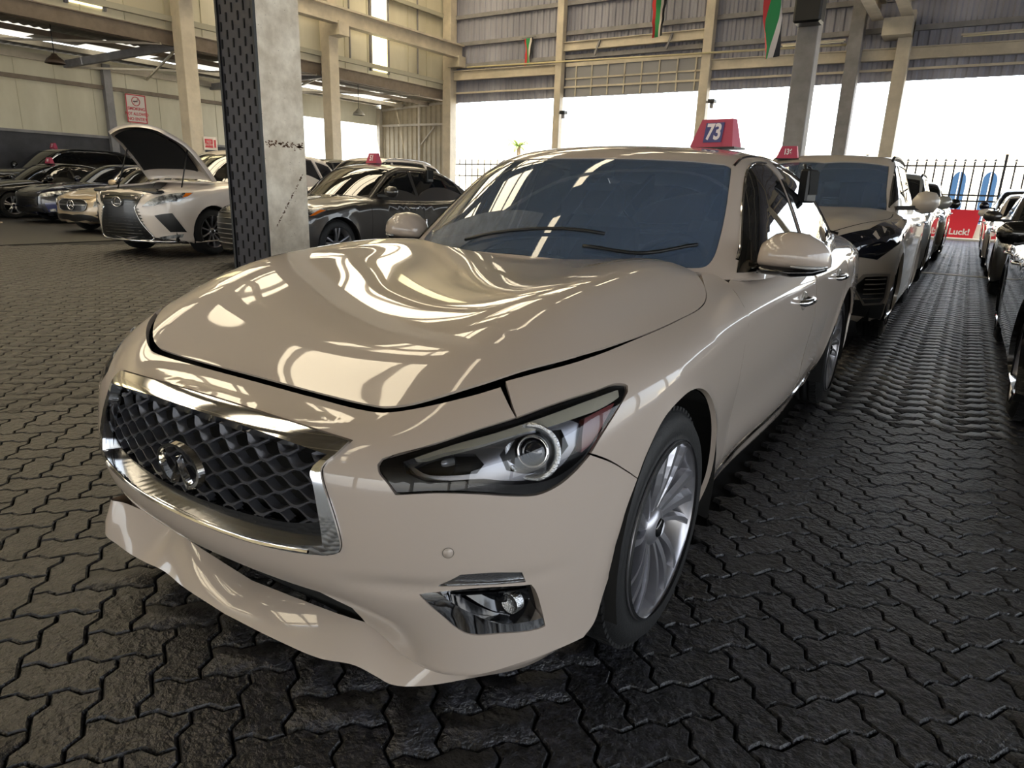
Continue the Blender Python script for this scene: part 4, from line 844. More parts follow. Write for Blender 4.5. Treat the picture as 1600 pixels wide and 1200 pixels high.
# headlights
for s in (1, -1):
    hl = bpy.data.objects.new('headlight', None); COL.objects.link(hl); hl.parent = car0
    sh = lambda L: [(x, y, z) for x, y, z in L]
    kw = dict(c=C0, sides=(s,))
    panel('lens', body, [sh(HL)], 'dome', .02, LENS, hl, off=.0005, flange=.004, gap=.002, **kw)
    panel('lamp_housing', body, [sh(HL)], 'dome', .02, LAMPBLK, hl, off=-.055, flange=0, gap=-.004, **kw)
    # black rim under the lens edge
    inn = [(.566,.150,.688),(.640,.215,.722),(.70,.285,.742),(.76,.375,.765),(.81,.49,.785),(.838,.575,.794),(.842,.56,.765),(.835,.47,.71),(.828,.425,.675),(.80,.36,.645),(.765,.305,.640),(.70,.225,.652),(.62,.165,.655),(.575,.150,.668)]
    panel('lamp_edge', body, [sh(HL), sh(inn)], 'dome', .012, LAMPBLK, hl, off=-.008, flange=.045, gap=.001, **kw)
    panel('light_guide', body, [[(.562,.163,.699),(.612,.205,.717),(.670,.264,.742),(.725,.330,.760),(.774,.412,.775),(.815,.519,.792),(.832,.577,.797),(.843,.594,.791),(.844,.577,.783),(.828,.497,.765),(.808,.442,.758),(.773,.373,.747),(.735,.316,.739),(.681,.248,.721),(.629,.202,.707),(.588,.169,.694)]], 'dome', .012, DRLG, hl, off=-.010, flange=.02, **kw)
    panel('side_marker', body, [[(.817,.454,.753),(.830,.50,.763),(.843,.548,.771),(.844,.518,.751),(.836,.451,.698),(.829,.425,.686),(.823,.435,.72)]], 'dome', .012, REDL, hl, off=-.012, flange=.02, **kw)
    # bezels
    bowl_c = Vector(on_surf(body, [(.762,.335,.700)], 'dome', -.030, C0)[0][0]); nn = Vector(grad(body, np.array([[.762,.335,.700]]))[0]); ax = (nn+Vector((-.35,-.9,0))).normalized()
    q = ax.to_track_quat('X', 'Z').to_matrix().to_4x4(); q.translation = bowl_c-ax*.0
    if s < 0: q = Matrix.Diagonal((-1, 1, 1, 1)) @ q
    b = MB(); b.lathe([(.062, .010), (.056, .014), (.050, .008), (.044, -.006), (.036, -.016), (.034, -.03)], 40, q); b.obj('reflector_bowl', REFL, hl)
    b = MB(); b.lathe([(.036, .002), (.034, .008), (.030, .008), (.028, .0), (.028, -.02)], 36, q); b.obj('projector_ring', CHROME, hl)
    b = MB(); b.lathe([(.0, .012), (.012, .010), (.022, .004), (.028, -.006)], 32, q); b.obj('projector_lens', mat('projector_glass', '14161c', rough=.03, coat=1), hl)
    b = panel('inner_bezel', body, [[(.560,.157,.680),(.60,.19,.694),(.672,.255,.716),(.705,.290,.728),(.735,.335,.738),(.79,.43,.75),(.815,.45,.74),(.812,.42,.69),(.795,.37,.652),(.765,.315,.643),(.726,.262,.650),(.704,.24,.655),(.678,.226,.653),(.598,.172,.652)],
        [(.576,.170,.672),(.60,.187,.688),(.64,.222,.700),(.672,.250,.700),(.690,.256,.680),(.686,.238,.664),(.640,.205,.659),(.598,.180,.660)],
        [(.718,.275,.700),(.735,.30,.728),(.765,.345,.740),(.795,.40,.738),(.805,.41,.70),(.79,.37,.667),(.762,.32,.655),(.732,.28,.668)]], 'dome', .01, LAMPSILVER, hl, off=-.030, flange=.02, **kw)
    P, N = on_surf(body, [(.635,.212,.682)], 'dome', -.05, C0); q = Vector((-.2,-1,.1)).normalized().to_track_quat('X', 'Z').to_matrix().to_4x4(); q.translation = Vector(P[0])
    if s < 0: q = Matrix.Diagonal((-1, 1, 1, 1)) @ q
    b = MB(); b.lathe([(.031, .010), (.026, .002), (.016, -.008), (.006, -.012)], 28, q); b.obj('small_reflector', REFL, hl)
    b = MB(); b.lathe([(0, .022), (.006, .019), (.009, .01), (.009, -.01)], 16, q); b.obj('bulb', mat('bulb_glass', '8a8d92', rough=.1, metal=.5), hl)
    # turn lamp and fog lamp
    fg = bpy.data.objects.new('fog_lamp', None); COL.objects.link(fg); fg.parent = car0
    panel('turn_lens', body, [TURN], 'dome', .012, thin_glass('turn_lens_glass', (.9, .9, .9), .05), fg, off=0, flange=.004, gap=.0015, **kw)
    panel('turn_reflector', body, [TURN], 'dome', .012, REFL, fg, off=-.012, flange=.0, gap=.001, **kw)
    fi = [(.648,.150,.411),(.719,.211,.415),(.786,.305,.404),(.792,.337,.336),(.795,.345,.308),(.770,.30,.308),(.740,.258,.316),(.722,.235,.330),(.69,.19,.372)]
    panel('chrome_corner', body, [[(.622,.133,.4075),(.648,.150,.411),(.654,.153,.409),(.69,.192,.368),(.727,.241,.326),(.745,.262,.313),(.775,.305,.305),(.798,.346,.304),(.799,.354,.281),(.790,.339,.278),(.738,.262,.290),(.698,.220,.295),(.682,.204,.304),(.651,.168,.353)]], 'dome', .01, CHROME, fg, off=-.002, flange=.035, sharp=40, **kw)
    panel('fog_recess', body, [FOG], 'dome', .02, PIANO, fg, off=-.046, flange=0, gap=-.002, **kw)
    for zz in (.400, .390): ribbon('recess_rib', lambda P: body(P)+.026, [(.67,.17,zz),(.72,.22,zz),(.785,.31,zz-.006)], 'dome', [(-.002,-.01),(-.002,.0),(.002,.0),(.002,-.01)], PIANO, fg, c=C0, sides=(s,))
    P, N = on_surf(body, [(.745,.30,.352)], 'dome', -.034, C0); q = Vector((-.1,-1,.0)).normalized().to_track_quat('X', 'Z').to_matrix().to_4x4(); q.translation = Vector(P[0])
    if s < 0: q = Matrix.Diagonal((-1, 1, 1, 1)) @ q
    b = MB(); b.lathe([(.0, .004), (.016, .002), (.022, .012), (.024, .012), (.025, -.01)], 28, q); b.obj('fog_bulb', REFL, fg)
# front lip
LT = [(0,.168,.196),(.20,.170,.212),(.33,.176,.220),(.405,.188,.221),(.46,.212,.205),(.50,.216,.193),(.55,.218,.186),(.65,.232,.186),(.75,.305,.200),(.80,.390,.208),(.84,.47,.206)]
LM = [(0,.115,.178),(.20,.124,.184),(.33,.139,.187),(.413,.160,.188),(.468,.172,.172),(.505,.180,.156),(.56,.196,.158),(.665,.245,.172),(.758,.325,.184),(.805,.405,.192),(.838,.49,.190)]
LB = [(0,.082,.140),(.20,.091,.140),(.33,.107,.138),(.42,.133,.143),(.470,.146,.130),(.512,.157,.118),(.565,.184,.120),(.668,.262,.140),(.752,.352,.150),(.793,.445,.160),(.825,.54,.166)]
LL = [(0,.090,.132),(.20,.10,.132),(.33,.116,.130),(.415,.142,.137),(.465,.156,.120),(.505,.168,.108),(.555,.198,.111),(.655,.275,.132),(.74,.362,.143),(.78,.455,.153),(.81,.545,.158)]
LU = [(x, y+.05, z-.004) for x, y, z in LL]
rows = [catmull(L, 8, sharp=80) for L in (LT, LM, LB, LL, LU)]
LTl = LT[:3]+[(.405,.186,.224),(.49,.165,.25),(.565,.140,.27),(.635,.135,.262),(.69,.19,.24),(.74,.27,.225),(.79,.36,.215),(.84,.47,.206)]
LMl = LM[:3]+[(.413,.150,.186),(.49,.128,.200),(.56,.114,.212),(.63,.108,.205),(.69,.17,.200),(.74,.26,.195),(.79,.36,.192),(.838,.49,.190)]
LBl = LB[:3]+[(.415,.104,.136),(.49,.101,.139),(.555,.099,.149),(.622,.098,.165),(.68,.15,.175),(.73,.24,.170),(.78,.36,.167),(.825,.54,.166)]
LLl = LL[:3]+[(.41,.114,.128),(.485,.111,.131),(.55,.110,.141),(.615,.110,.155),(.67,.16,.167),(.72,.25,.162),(.77,.37,.159),(.81,.545,.158)]
LUl = [(x, y+.05, z-.004) for x, y, z in LLl]
rowl = [catmull(L, 8, sharp=80) for L in (LTl, LMl, LBl, LLl, LUl)]
rows = [np.vstack([(l*A([-1, 1, 1]))[::-1][:-1], r]) for l, r in zip(rowl, rows)]; V = np.vstack(rows); n_ = len(rows[0])
sub = []
for i in range(4):
    for j in range(n_-1): sub.append((i*n_+j, i*n_+j+1, (i+1)*n_+j+1, (i+1)*n_+j))
lip = mesh_obj('front_lip', V, sub, PEARL, car0, smooth=True)
try: lip.data.set_sharp_from_angle(angle=math.radians(50))
except Exception: pass
sb = MB(); sb.box((-.42,.20,.20),(.42,.215,.38)); sb.obj('intake_back', VOIDM, car0)
# fenders
DCUT = [(.769,1.625,.937),(.818,1.557,.911),(.862,1.506,.880),(.897,1.440,.716),(.89,1.452,.55),(.872,1.47,.40),(.842,1.475,.27)]
AR = [(.90,1.245,.20),(.905,1.245,.30),(.91,1.228,.40),(.91,1.205,.479),(.912,1.165,.571),(.912,1.09,.66),(.914,.985,.716),(.913,.88,.736),(.913,.79,.730),(.906,.705,.700),(.898,.63,.63),(.894,.599,.581)]
fe = [(.6445,.374,.8085)]+HCUT[3:]+[(.70,1.52,.965),(.715,1.62,.965)]+DCUT+[(.86,1.36,.22)]+AR+[(.8665,.502,.6495),(.843,.441,.682),(.850,.468,.709),(.858,.535,.758),(.857,.592,.792),(.848,.603,.803),(.833,.575,.809),(.815,.519,.804),(.771,.416,.791),(.7235,.3265,.771),(.7005,.3365,.7835),(.6685,.3565,.7975)]
panel('fender', body, [fe], 'cyl', .02, PEARL, car0, gap=.0010, c=(.35,0,.45), flange=.015, sides=(1,-1), sharp=30)
dz_ = lambda z: z
RARCH = [(.90, 3.70-.375*math.cos(t), .345+.375*math.sin(t)) for t in np.linspace(-.40, PI*.5, 12)]
DR1 = [(.80,1.84,.965),(.81,2.2,.975),(.815,2.62,.985)]
fd = [DCUT[0]]+DR1+[(.87,2.635,.90),(.91,2.645,.72),(.89,2.66,.50),(.82,2.68,.285),(.83,2.2,.275),(.835,1.8,.27)]+DCUT[::-1][:-1]
panel('front_door', body, [fd], 'cyl', .03, PEARL, car0, gap=.0014, c=(.35,0,.45), flange=.012, sides=(1,-1))
rd = [(.815,2.63,.985),(.81,3.1,1.0),(.79,3.55,1.01),(.85,3.60,.93),(.90,3.58,.80)]+[(.905,3.47,.66),(.90,3.36,.54),(.885,3.31,.45),(.83,3.27,.30),(.82,3.0,.285),(.82,2.69,.285),(.89,2.67,.50),(.91,2.655,.72),(.87,2.645,.90)]
panel('rear_door', body, [rd], 'cyl', .03, PEARL, car0, gap=.0014, c=(.35,0,.45), flange=.012, sides=(1,-1))
qp = [(.79,3.56,1.01),(.76,3.9,1.03),(.74,4.35,1.03),(.72,4.72,1.0),(.80,4.70,.86),(.86,4.5,.70),(.90,4.12,.55)]+[(.9,3.70+.375*math.cos(t),.345+.375*math.sin(t)) for t in np.linspace(.5,PI-.55,14)]+[(.905,3.475,.66),(.90,3.59,.80),(.85,3.61,.93)]
panel('quarter_panel', body, [qp], 'cyl', .04, PEARL, car0, gap=.0014, c=(.35,0,.45), flange=.012, sides=(1,-1))
rb = [(.72,4.72,1.0),(.80,4.70,.86),(.86,4.5,.70),(.90,4.13,.55),(.88,4.10,.35),(.86,4.08,.19),(.6,4.6,.19),(0,4.7,.19)]
tr_ = [(0,4.10,1.04),(.60,4.10,1.03),(.735,4.35,1.03),(.715,4.72,1.0)]
panel('rear_bumper', body, [[(0,4.80,1.0)]+rb+[(-x,y,z) for x,y,z in rb[::-1][1:]]], 'dome', .06, PEARL, car0, c=(0,3.6,.5), flange=.012)
panel('trunk_lid', body, [symloop([(0,3.95,1.02),(.62,3.95,1.02),(.74,4.0,1.02),(.735,4.35,1.03),(.71,4.72,1.0),(.4,4.76,1.0),(0,4.78,1.0)])], 'top', .06, PEARL, car0, c=(0,0,.3), flange=.012)
sk = [(.835,1.47,.262),(.83,1.8,.262),(.825,2.2,.268),(.815,2.68,.278),(.82,3.0,.278),(.825,3.27,.292),(.83,3.30,.20),(.80,2.8,.18),(.80,2.0,.18),(.82,1.6,.185),(.845,1.42,.19)]
panel('sill_panel', body, [sk], 'side', .05, PEARL, car0, c=(0,0,0), flange=.02, sides=(1,-1))
ribbon('sill_chrome_strip', body, [(.88,1.31,.215),(.85,1.42,.245),(.835,1.60,.266),(.82,2.0,.272),(.81,2.7,.286),(.82,3.10,.298),(.83,3.26,.33)], 'side', [(-.009,0),(-.006,.007),(.004,.007),(.009,0)], CHROME, car0, c=(0,0,0), sides=(1,-1))
# cabin
CG = (0, 2.5, .85)
WS = [(0,1.43,.985),(.262,1.435,.985),(.50,1.50,.985),(.655,1.605,.978),(.685,1.64,.983),(.692,1.685,1.005),(.682,1.785,1.082),(.650,1.928,1.197),(.624,2.02,1.270),(.588,2.135,1.345),(.560,2.14,1.356),(.529,2.115,1.359),(.235,2.006,1.370),(0,1.98,1.370)]
SGF = [(.742,1.765,1.005),(.735,1.80,1.03),(.717,1.895,1.114),(.676,2.024,1.223),(.640,2.180,1.325),(.622,2.29,1.358),(.612,2.40,1.372),(.614,2.55,1.378),(.66,2.60,1.30),(.72,2.62,1.18),(.775,2.62,1.06),(.802,2.61,.995),(.80,2.2,.985),(.79,1.85,.98)]
SGR = [(.618,2.66,1.380),(.620,2.85,1.378),(.632,3.05,1.352),(.655,3.25,1.305),(.69,3.45,1.225),(.735,3.63,1.11),(.76,3.70,1.04),(.78,3.66,1.01),(.795,3.2,1.0),(.805,2.70,.995),(.775,2.70,1.06),(.72,2.70,1.18),(.66,2.68,1.30)]
BG = [(0,3.35,1.385),(.45,3.30,1.365),(.56,3.36,1.33),(.62,3.70,1.17),(.64,3.98,1.05),(.55,4.08,1.03),(0,4.17,1.05)]
foot = [(0,1.38,.97),(.3,1.39,.97),(.52,1.44,.97),(.68,1.60,.95),(.74,1.66,.94),(.775,1.75,.94),(.80,1.9,.93),(.82,2.3,.93),(.825,2.7,.93),(.82,3.1,.93),(.80,3.5,.94),(.77,3.9,.96),(.70,4.15,.98),(.5,4.25,.98),(0,4.32,.98)]
panel('roof', green, [symloop(foot), symloop(WS), SGF, mirx(SGF), SGR, mirx(SGR), symloop(BG)], 'dome', .035, PEARL, car0, c=CG, flange=.012, bh=.02, gap=.0)
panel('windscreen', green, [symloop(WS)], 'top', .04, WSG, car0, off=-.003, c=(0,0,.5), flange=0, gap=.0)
b_ = np.array(WS); inn = b_.copy(); inn[:, 0] *= .955; inn[:, 1] = 1.85+(inn[:, 1]-1.85)*.955+.008
panel('windscreen_frit', green, [symloop([tuple(p) for p in b_]), symloop([tuple(p) for p in inn])], 'top', .03, PIANO, car0, off=-.005, c=(0,0,.5), flange=0, sharp=30)
for L in (SGF, SGR): panel('side_window', green, [L], 'side', .05, TINT, car0, off=-.004, c=(0,0,0), flange=0, sides=(1,-1), gap=-.001)
panel('rear_window', green, [symloop(BG)], 'top', .06, TINT, car0, off=-.003, c=(0,0,.5), flange=0)
for L in (SGF, SGR): ribbon('window_trim', lambda P: green(P), [L[i] for i in (list(range(0, 8)) if L is SGF else list(range(0, 7)))], 'side', [(-.010,0),(-.008,.004),(-.001,.004),(.001,0)], CHROME, car0, c=(0,0,0), sides=(1,-1), h=.03)
ribbon('belt_trim', green, [(.79,1.78,.965),(.81,2.2,.972),(.815,2.7,.985),(.80,3.3,.998),(.775,3.72,1.02)], 'side', [(-.010,0),(-.007,.010),(.006,.010),(.009,0)], CHROME, car0, c=(0,0,0), sides=(1,-1), h=.06)
for i0 in (0,): ribbon('pillar_cover', green, [(.655,2.645,1.315),(.72,2.66,1.18),(.80,2.66,1.0)], 'side', [(-.035,.001),(-.033,.004),(.033,.004),(.035,.001)], PIANO, car0, c=(0,0,0), sides=(1,-1), h=.04)
ribbon('roof_channel', green, [(.600,2.15,1.36),(.585,2.30,1.395),(.575,2.6,1.41),(.57,3.0,1.40),(.575,3.35,1.355)], 'dome', [(-.006,.0),(-.003,.0025),(.003,.0025),(.006,.0)], PIANO, car0, c=CG, sides=(1,-1), h=.04)
panel('mirror_sail', green, [[(.742,1.715,.965),(.737,1.80,1.035),(.718,1.885,1.108),(.775,1.86,.99),(.79,1.85,.965)]], 'side', .04, PIANO, car0, off=.004, c=(0,0,0), flange=.01, sides=(1,-1), smooth=False)
# mirrors
for s in (1, -1):
    mr = bpy.data.objects.new('side_mirror', None); COL.objects.link(mr); mr.parent = car0
    if s < 0: mr.scale = (.955, 1, .96); mr.location = (0, 0, .035)
    def shell(prof, name, m):
        V = []; n = 20
        for x, yc, zc, ry, rzu, rzd in prof:
            for j in range(n):
                a = 2*PI*j/n; ca, sa = math.cos(a), math.sin(a); V.append((s*x, yc+ry*(abs(ca)**.8)*np.sign(ca)*(1 if ca < 0 else .45), zc+(rzu if sa > 0 else rzd)*(abs(sa)**.9)*np.sign(sa)))
        k = len(prof); F = [(i*n+j, i*n+(j+1) % n, (i+1)*n+(j+1) % n, (i+1)*n+j) for i in range(k-1) for j in range(n)]+[tuple(range(n)), tuple(range((k-1)*n, k*n))]
        o = mesh_obj(name, V, F, m, mr, smooth=True)
        bm = bmesh.new(); bm.from_mesh(o.data); bmesh.ops.recalc_face_normals(bm, faces=bm.faces); bm.to_mesh(o.data); bm.free(); return o
    shell([(.815,1.83,1.005,.03,.03,.012),(.83,1.82,1.015,.065,.058,.028),(.87,1.815,1.02,.085,.085,.033),(.92,1.81,1.022,.092,.094,.036),(.98,1.81,1.022,.088,.088,.036),(1.03,1.82,1.018,.072,.066,.030),(1.055,1.84,1.012,.045,.040,.020),(1.062,1.85,1.008,.01,.015,.010)], 'mirror_shell', PEARL)
    shell([(.80,1.83,.982,.03,.012,.016),(.85,1.82,.978,.085,.018,.020),(.95,1.815,.977,.092,.020,.022),(1.02,1.82,.982,.080,.016,.014),(1.05,1.84,.99,.045,.010,.008)], 'mirror_base', PIANO)
    b = MB(); b.box((min(s*.84,s*1.04), 1.850, .985), (max(s*.84,s*1.04), 1.856, 1.085), bev=.002); b.obj('mirror_glass', mat('mirror_glass', 'cfd3d6', rough=.02, metal=1), mr)
    b = MB(); b.tube([(s*.765,1.80,.975),(s*.80,1.81,.975),(s*.84,1.82,.985)], [.03,.022,.022], 10); b.obj('mirror_arm', PIANO, mr)
    b = MB(); b.tube([(s*.95,1.722,1.0),(s*1.0,1.735,.998),(s*1.04,1.765,.998),(s*1.056,1.80,1.0)], [.004,.006,.006,.004], 8); b.obj('mirror_signal', thin_glass('signal_lens', (.85,.85,.85), .1, 0, (.5,.5,.5), .5), mr)
# door handles
for s in (1, -1):
    for yh, zh in ((2.36,.80),(3.30,.825)):
        P, N = on_surf(body, [(.9, yh, zh)], 'side', 0, (0,0,0)); x0 = P[0][0]
        h_ = bpy.data.objects.new('door_handle', None); COL.objects.link(h_); h_.parent = car0
        b = MB(); b.tube([(s*(x0-.012),yh-.105,zh),(s*(x0+.022),yh-.085,zh+.002),(s*(x0+.034),yh-.03,zh+.003),(s*(x0+.034),yh+.04,zh+.003),(s*(x0+.022),yh+.09,zh+.002),(s*(x0-.012),yh+.108,zh)], [.012,.015,.014,.014,.015,.012], 10); b.obj('grip', CHROME, h_)
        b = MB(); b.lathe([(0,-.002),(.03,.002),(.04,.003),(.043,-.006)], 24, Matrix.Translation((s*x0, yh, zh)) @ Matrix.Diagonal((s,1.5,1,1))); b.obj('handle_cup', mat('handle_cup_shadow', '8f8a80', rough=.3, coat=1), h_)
# wheels, liners
WHR = (.339, .248)
for s in (1, -1):
    wheel(car0, s*.885, .85, .339, .339, .248, .225, 'turbine', s, 0); wheel(car0, s*.885, 3.70, .339, .339, .248, .225, 'turbine', s, 0)
    for yc in (.85, 3.70):
        b = MB(); V = []; n = 20
        for j in range(n+1):
            a = -.35+(PI+.7)*j/n; V += [(s*.60, yc-.392*math.cos(a), .345+.392*math.sin(a)), (s*.895, yc-.388*math.cos(a), .345+.388*math.sin(a))]
        if yc < 1: V = [(v[0], (v[1]+ (.035 if v[1] > yc+.25 else (.06 if v[1] < yc-.2 else 0))), v[2]) for v in V]
        b.add(V, [(2*j,2*j+1,2*j+3,2*j+2) for j in range(n)]); b.box((min(s*.58,s*.60),yc-.46,.12),(max(s*.58,s*.60),yc+.46,.75)); b.obj('wheel_liner', VOIDM, car0)
b = MB(); b.box((-.6,.55,.17),(.6,4.3,.24)); b.obj('underbody', VOIDM, car0)
b = MB(); b.box((-.74,.55,.24),(.74,1.35,.70)); b.obj('engine_bay', VOIDM, car0)
# interior
it = bpy.data.objects.new('interior', None); COL.objects.link(it); it.parent = car0
b = MB(); b.box((-.68,1.55,.86),(.68,1.95,.93),bev=.03); b.box((-.66,1.75,.60),(.66,1.98,.90),bev=.04); b.obj('dashboard', SEAT, it)
for sx in (.37,-.37):
    b = MB(); b.box((sx-.25,2.35,.42),(sx+.25,2.85,.58),bev=.05); b.box((sx-.24,2.82,.50),(sx+.24,3.0,1.10),bev=.06); b.box((sx-.13,2.88,1.10),(sx+.13,2.99,1.28),bev=.04); b.obj('front_seat', SEAT, it)
b = MB(); b.box((-.62,3.35,.42),(.62,3.6,.98),bev=.06); b.obj('rear_seat', SEAT, it)
q = Matrix.Translation((.37,2.12,.88)) @ Matrix.Rotation(math.radians(65),4,'Z') @ Matrix.Identity(4)
b = MB(); b.tube([(.37+.18*math.cos(t), 2.12+.07*math.sin(t), .88+.17*math.sin(t)) for t in np.linspace(0,2*PI,25)[:-1]], .016, 8, closed=True); b.box((.33,2.09,.84),(.41,2.13,.92)); b.obj('steering_wheel', SEAT, it)
b = MB(); b.box((-.11,2.02,1.29),(.11,2.05,1.35),bev=.01); b.tube([(0,2.04,1.345),(0,2.03,1.375)],.008,6); b.obj('rear_view_mirror', SEAT, it)
for (p, q_) in (([(-.30,1.50,1.000),(-.05,1.52,1.035),(.30,1.575,1.075)],1),([(.25,1.50,1.003),(.45,1.56,1.010),(.62,1.70,1.04)],1)):
    b = MB(); P = catmull(p, 6); O_ = []
    for x, y, z in P: O_.append((x, y, float(Rf(np.array([abs(x)]), np.array([y]))[0])+.016))
    b.tube(O_, .007, 6); b.obj('wiper', BLACKP, car0)
b = MB(); b.add([(x, y, z) for x in np.linspace(-.66,.66,12) for y, z in ((1.40+.25*x*x+.0,.965),(1.47+.45*x*x,.960))], [(2*i,2*i+1,2*i+3,2*i+2) for i in range(11)]); b.obj('cowl', BLACKP, car0)
# ------------------------------------------------------------------ the other cars: one parametric body, own outlines for each
BX = dict(sedan=dict(L=4.85, hw=.91, zc=[(-.1,.60),(0,.68),(.15,.76),(.4,.84),(.9,.92),(1.45,.985),(2.2,.99),(3.4,1.0),(4.1,1.05),(4.6,1.04),(4.85,.98)], rp=[(1.30,.88),(1.45,.98),(1.8,1.22),(2.15,1.40),(2.6,1.46),(3.1,1.445),(3.5,1.37),(3.95,1.19),(4.25,1.04)], belt=.96, wy=(.95,3.80), R=.335, rr=.235, fz=[(.1,.10),(.25,.03),(.45,0),(.6,.01),(.75,.07),(.9,.3)], top=(1.75,2.1)),
          suv=dict(L=4.75, hw=.93, zc=[(-.1,.85),(0,.93),(.15,1.0),(.4,1.05),(.9,1.10),(1.3,1.14),(2.2,1.15),(3.6,1.17),(4.5,1.18),(4.75,1.12)], rp=[(1.15,1.04),(1.28,1.12),(1.6,1.34),(2.0,1.60),(2.5,1.69),(3.2,1.70),(3.9,1.665),(4.25,1.58),(4.5,1.36),(4.68,1.14)], belt=1.12, wy=(.93,3.62), R=.365, rr=.25, fz=[(.1,.14),(.3,.04),(.5,0),(.75,.0),(.95,.07),(1.1,.3)], top=(1.6,1.98)))
def gshape(kind, **kw):
    d = dict(BX[kind]); d.update(kw); hz = d.get('hz', 1.)
    a = np.array(d['zc']); b = np.array(d['rp']); f_ = np.array(d['fz'])
    qy = np.linspace(-.2, 5.2, 400); zv = nspline(a[:, 0], a[:, 1], qy); ry = np.linspace(b[0, 0], b[-1, 0], 300); rv = nspline(b[:, 0], b[:, 1], ry); fq = np.linspace(.1, f_[-1, 0], 80); fv = nspline(f_[:, 0], f_[:, 1], fq)
    L, hw, bz = d['L'], d['hw'], d['belt']
    def W(y, z): return hw-.16*np.maximum(.75-y, 0)**2-.10*np.maximum(y-L+.9, 0)**2-.30*np.maximum(z-bz+.20, 0)**1.6-.25*np.maximum(.45-z, 0)**1.7+.012*np.exp(-np.abs(z-bz+.12)/.03)
    def body_(P):
        x = np.abs(P[:, 0]); y = P[:, 1]; z = P[:, 2]; w_ = W(y, z)
        for cy in d['wy']: dd = np.sqrt((y-cy)**2+(z-d['R'])**2)-d['R']-.035; w_ = w_+.012*np.exp(-(np.maximum(dd, 0)/.04)**2)
        ft = z-(np.interp(y, qy, zv)-.03*x*x-.22*np.maximum(x-.55*hw, 0)**2*2+.02*np.exp(-((x-.5)/.12)**2)*np.clip(1.6-y, 0, 1))
        ff = (np.interp(z, fq, fv)+.42*(x/hw)**4.0+.05*(x/hw)**2-y)*.8; fr = y-(L-.25*x*x-.3*np.maximum(z-.8, 0)**1.5)
        g = smax(x-w_, ff, .12); g = smax(g, fr, .14); g = smax(g, ft, .07); return smax(g, .2-z, .04)
    def green_(P):
        x = np.abs(P[:, 0]); y = P[:, 1]; z = P[:, 2]; ye = y-(.40*np.clip((3-y)/1.2, 0, 1)-.22*np.clip((y-3)/1.2, 0, 1))*x*x
        r = np.interp(ye, ry, rv)+.75*np.minimum(ye-ry[0], 0)-.75*np.maximum(ye-ry[-1], 0)-.09*x*x
        return smax((z-r)*.85, x-(hw-.115-.36*(z-bz)-.10*np.maximum(2-y, 0)-.06*np.maximum(y-3.4, 0)), .08)
    d['rf'] = lambda y: float(np.interp(y, ry, rv)); return body_, green_, d
def gline(f, c, line, m, parent, name='panel_gap', w_=.004, sides=(1, -1), mode='dome', h=.08):
    return ribbon(name, f, line, mode, [(-w_, .0015), (w_, .0015)], m, parent, c=c, sides=sides, h=h)
GAPM = mat('panel_gap_dark', '0c0c0d', rough=.9)
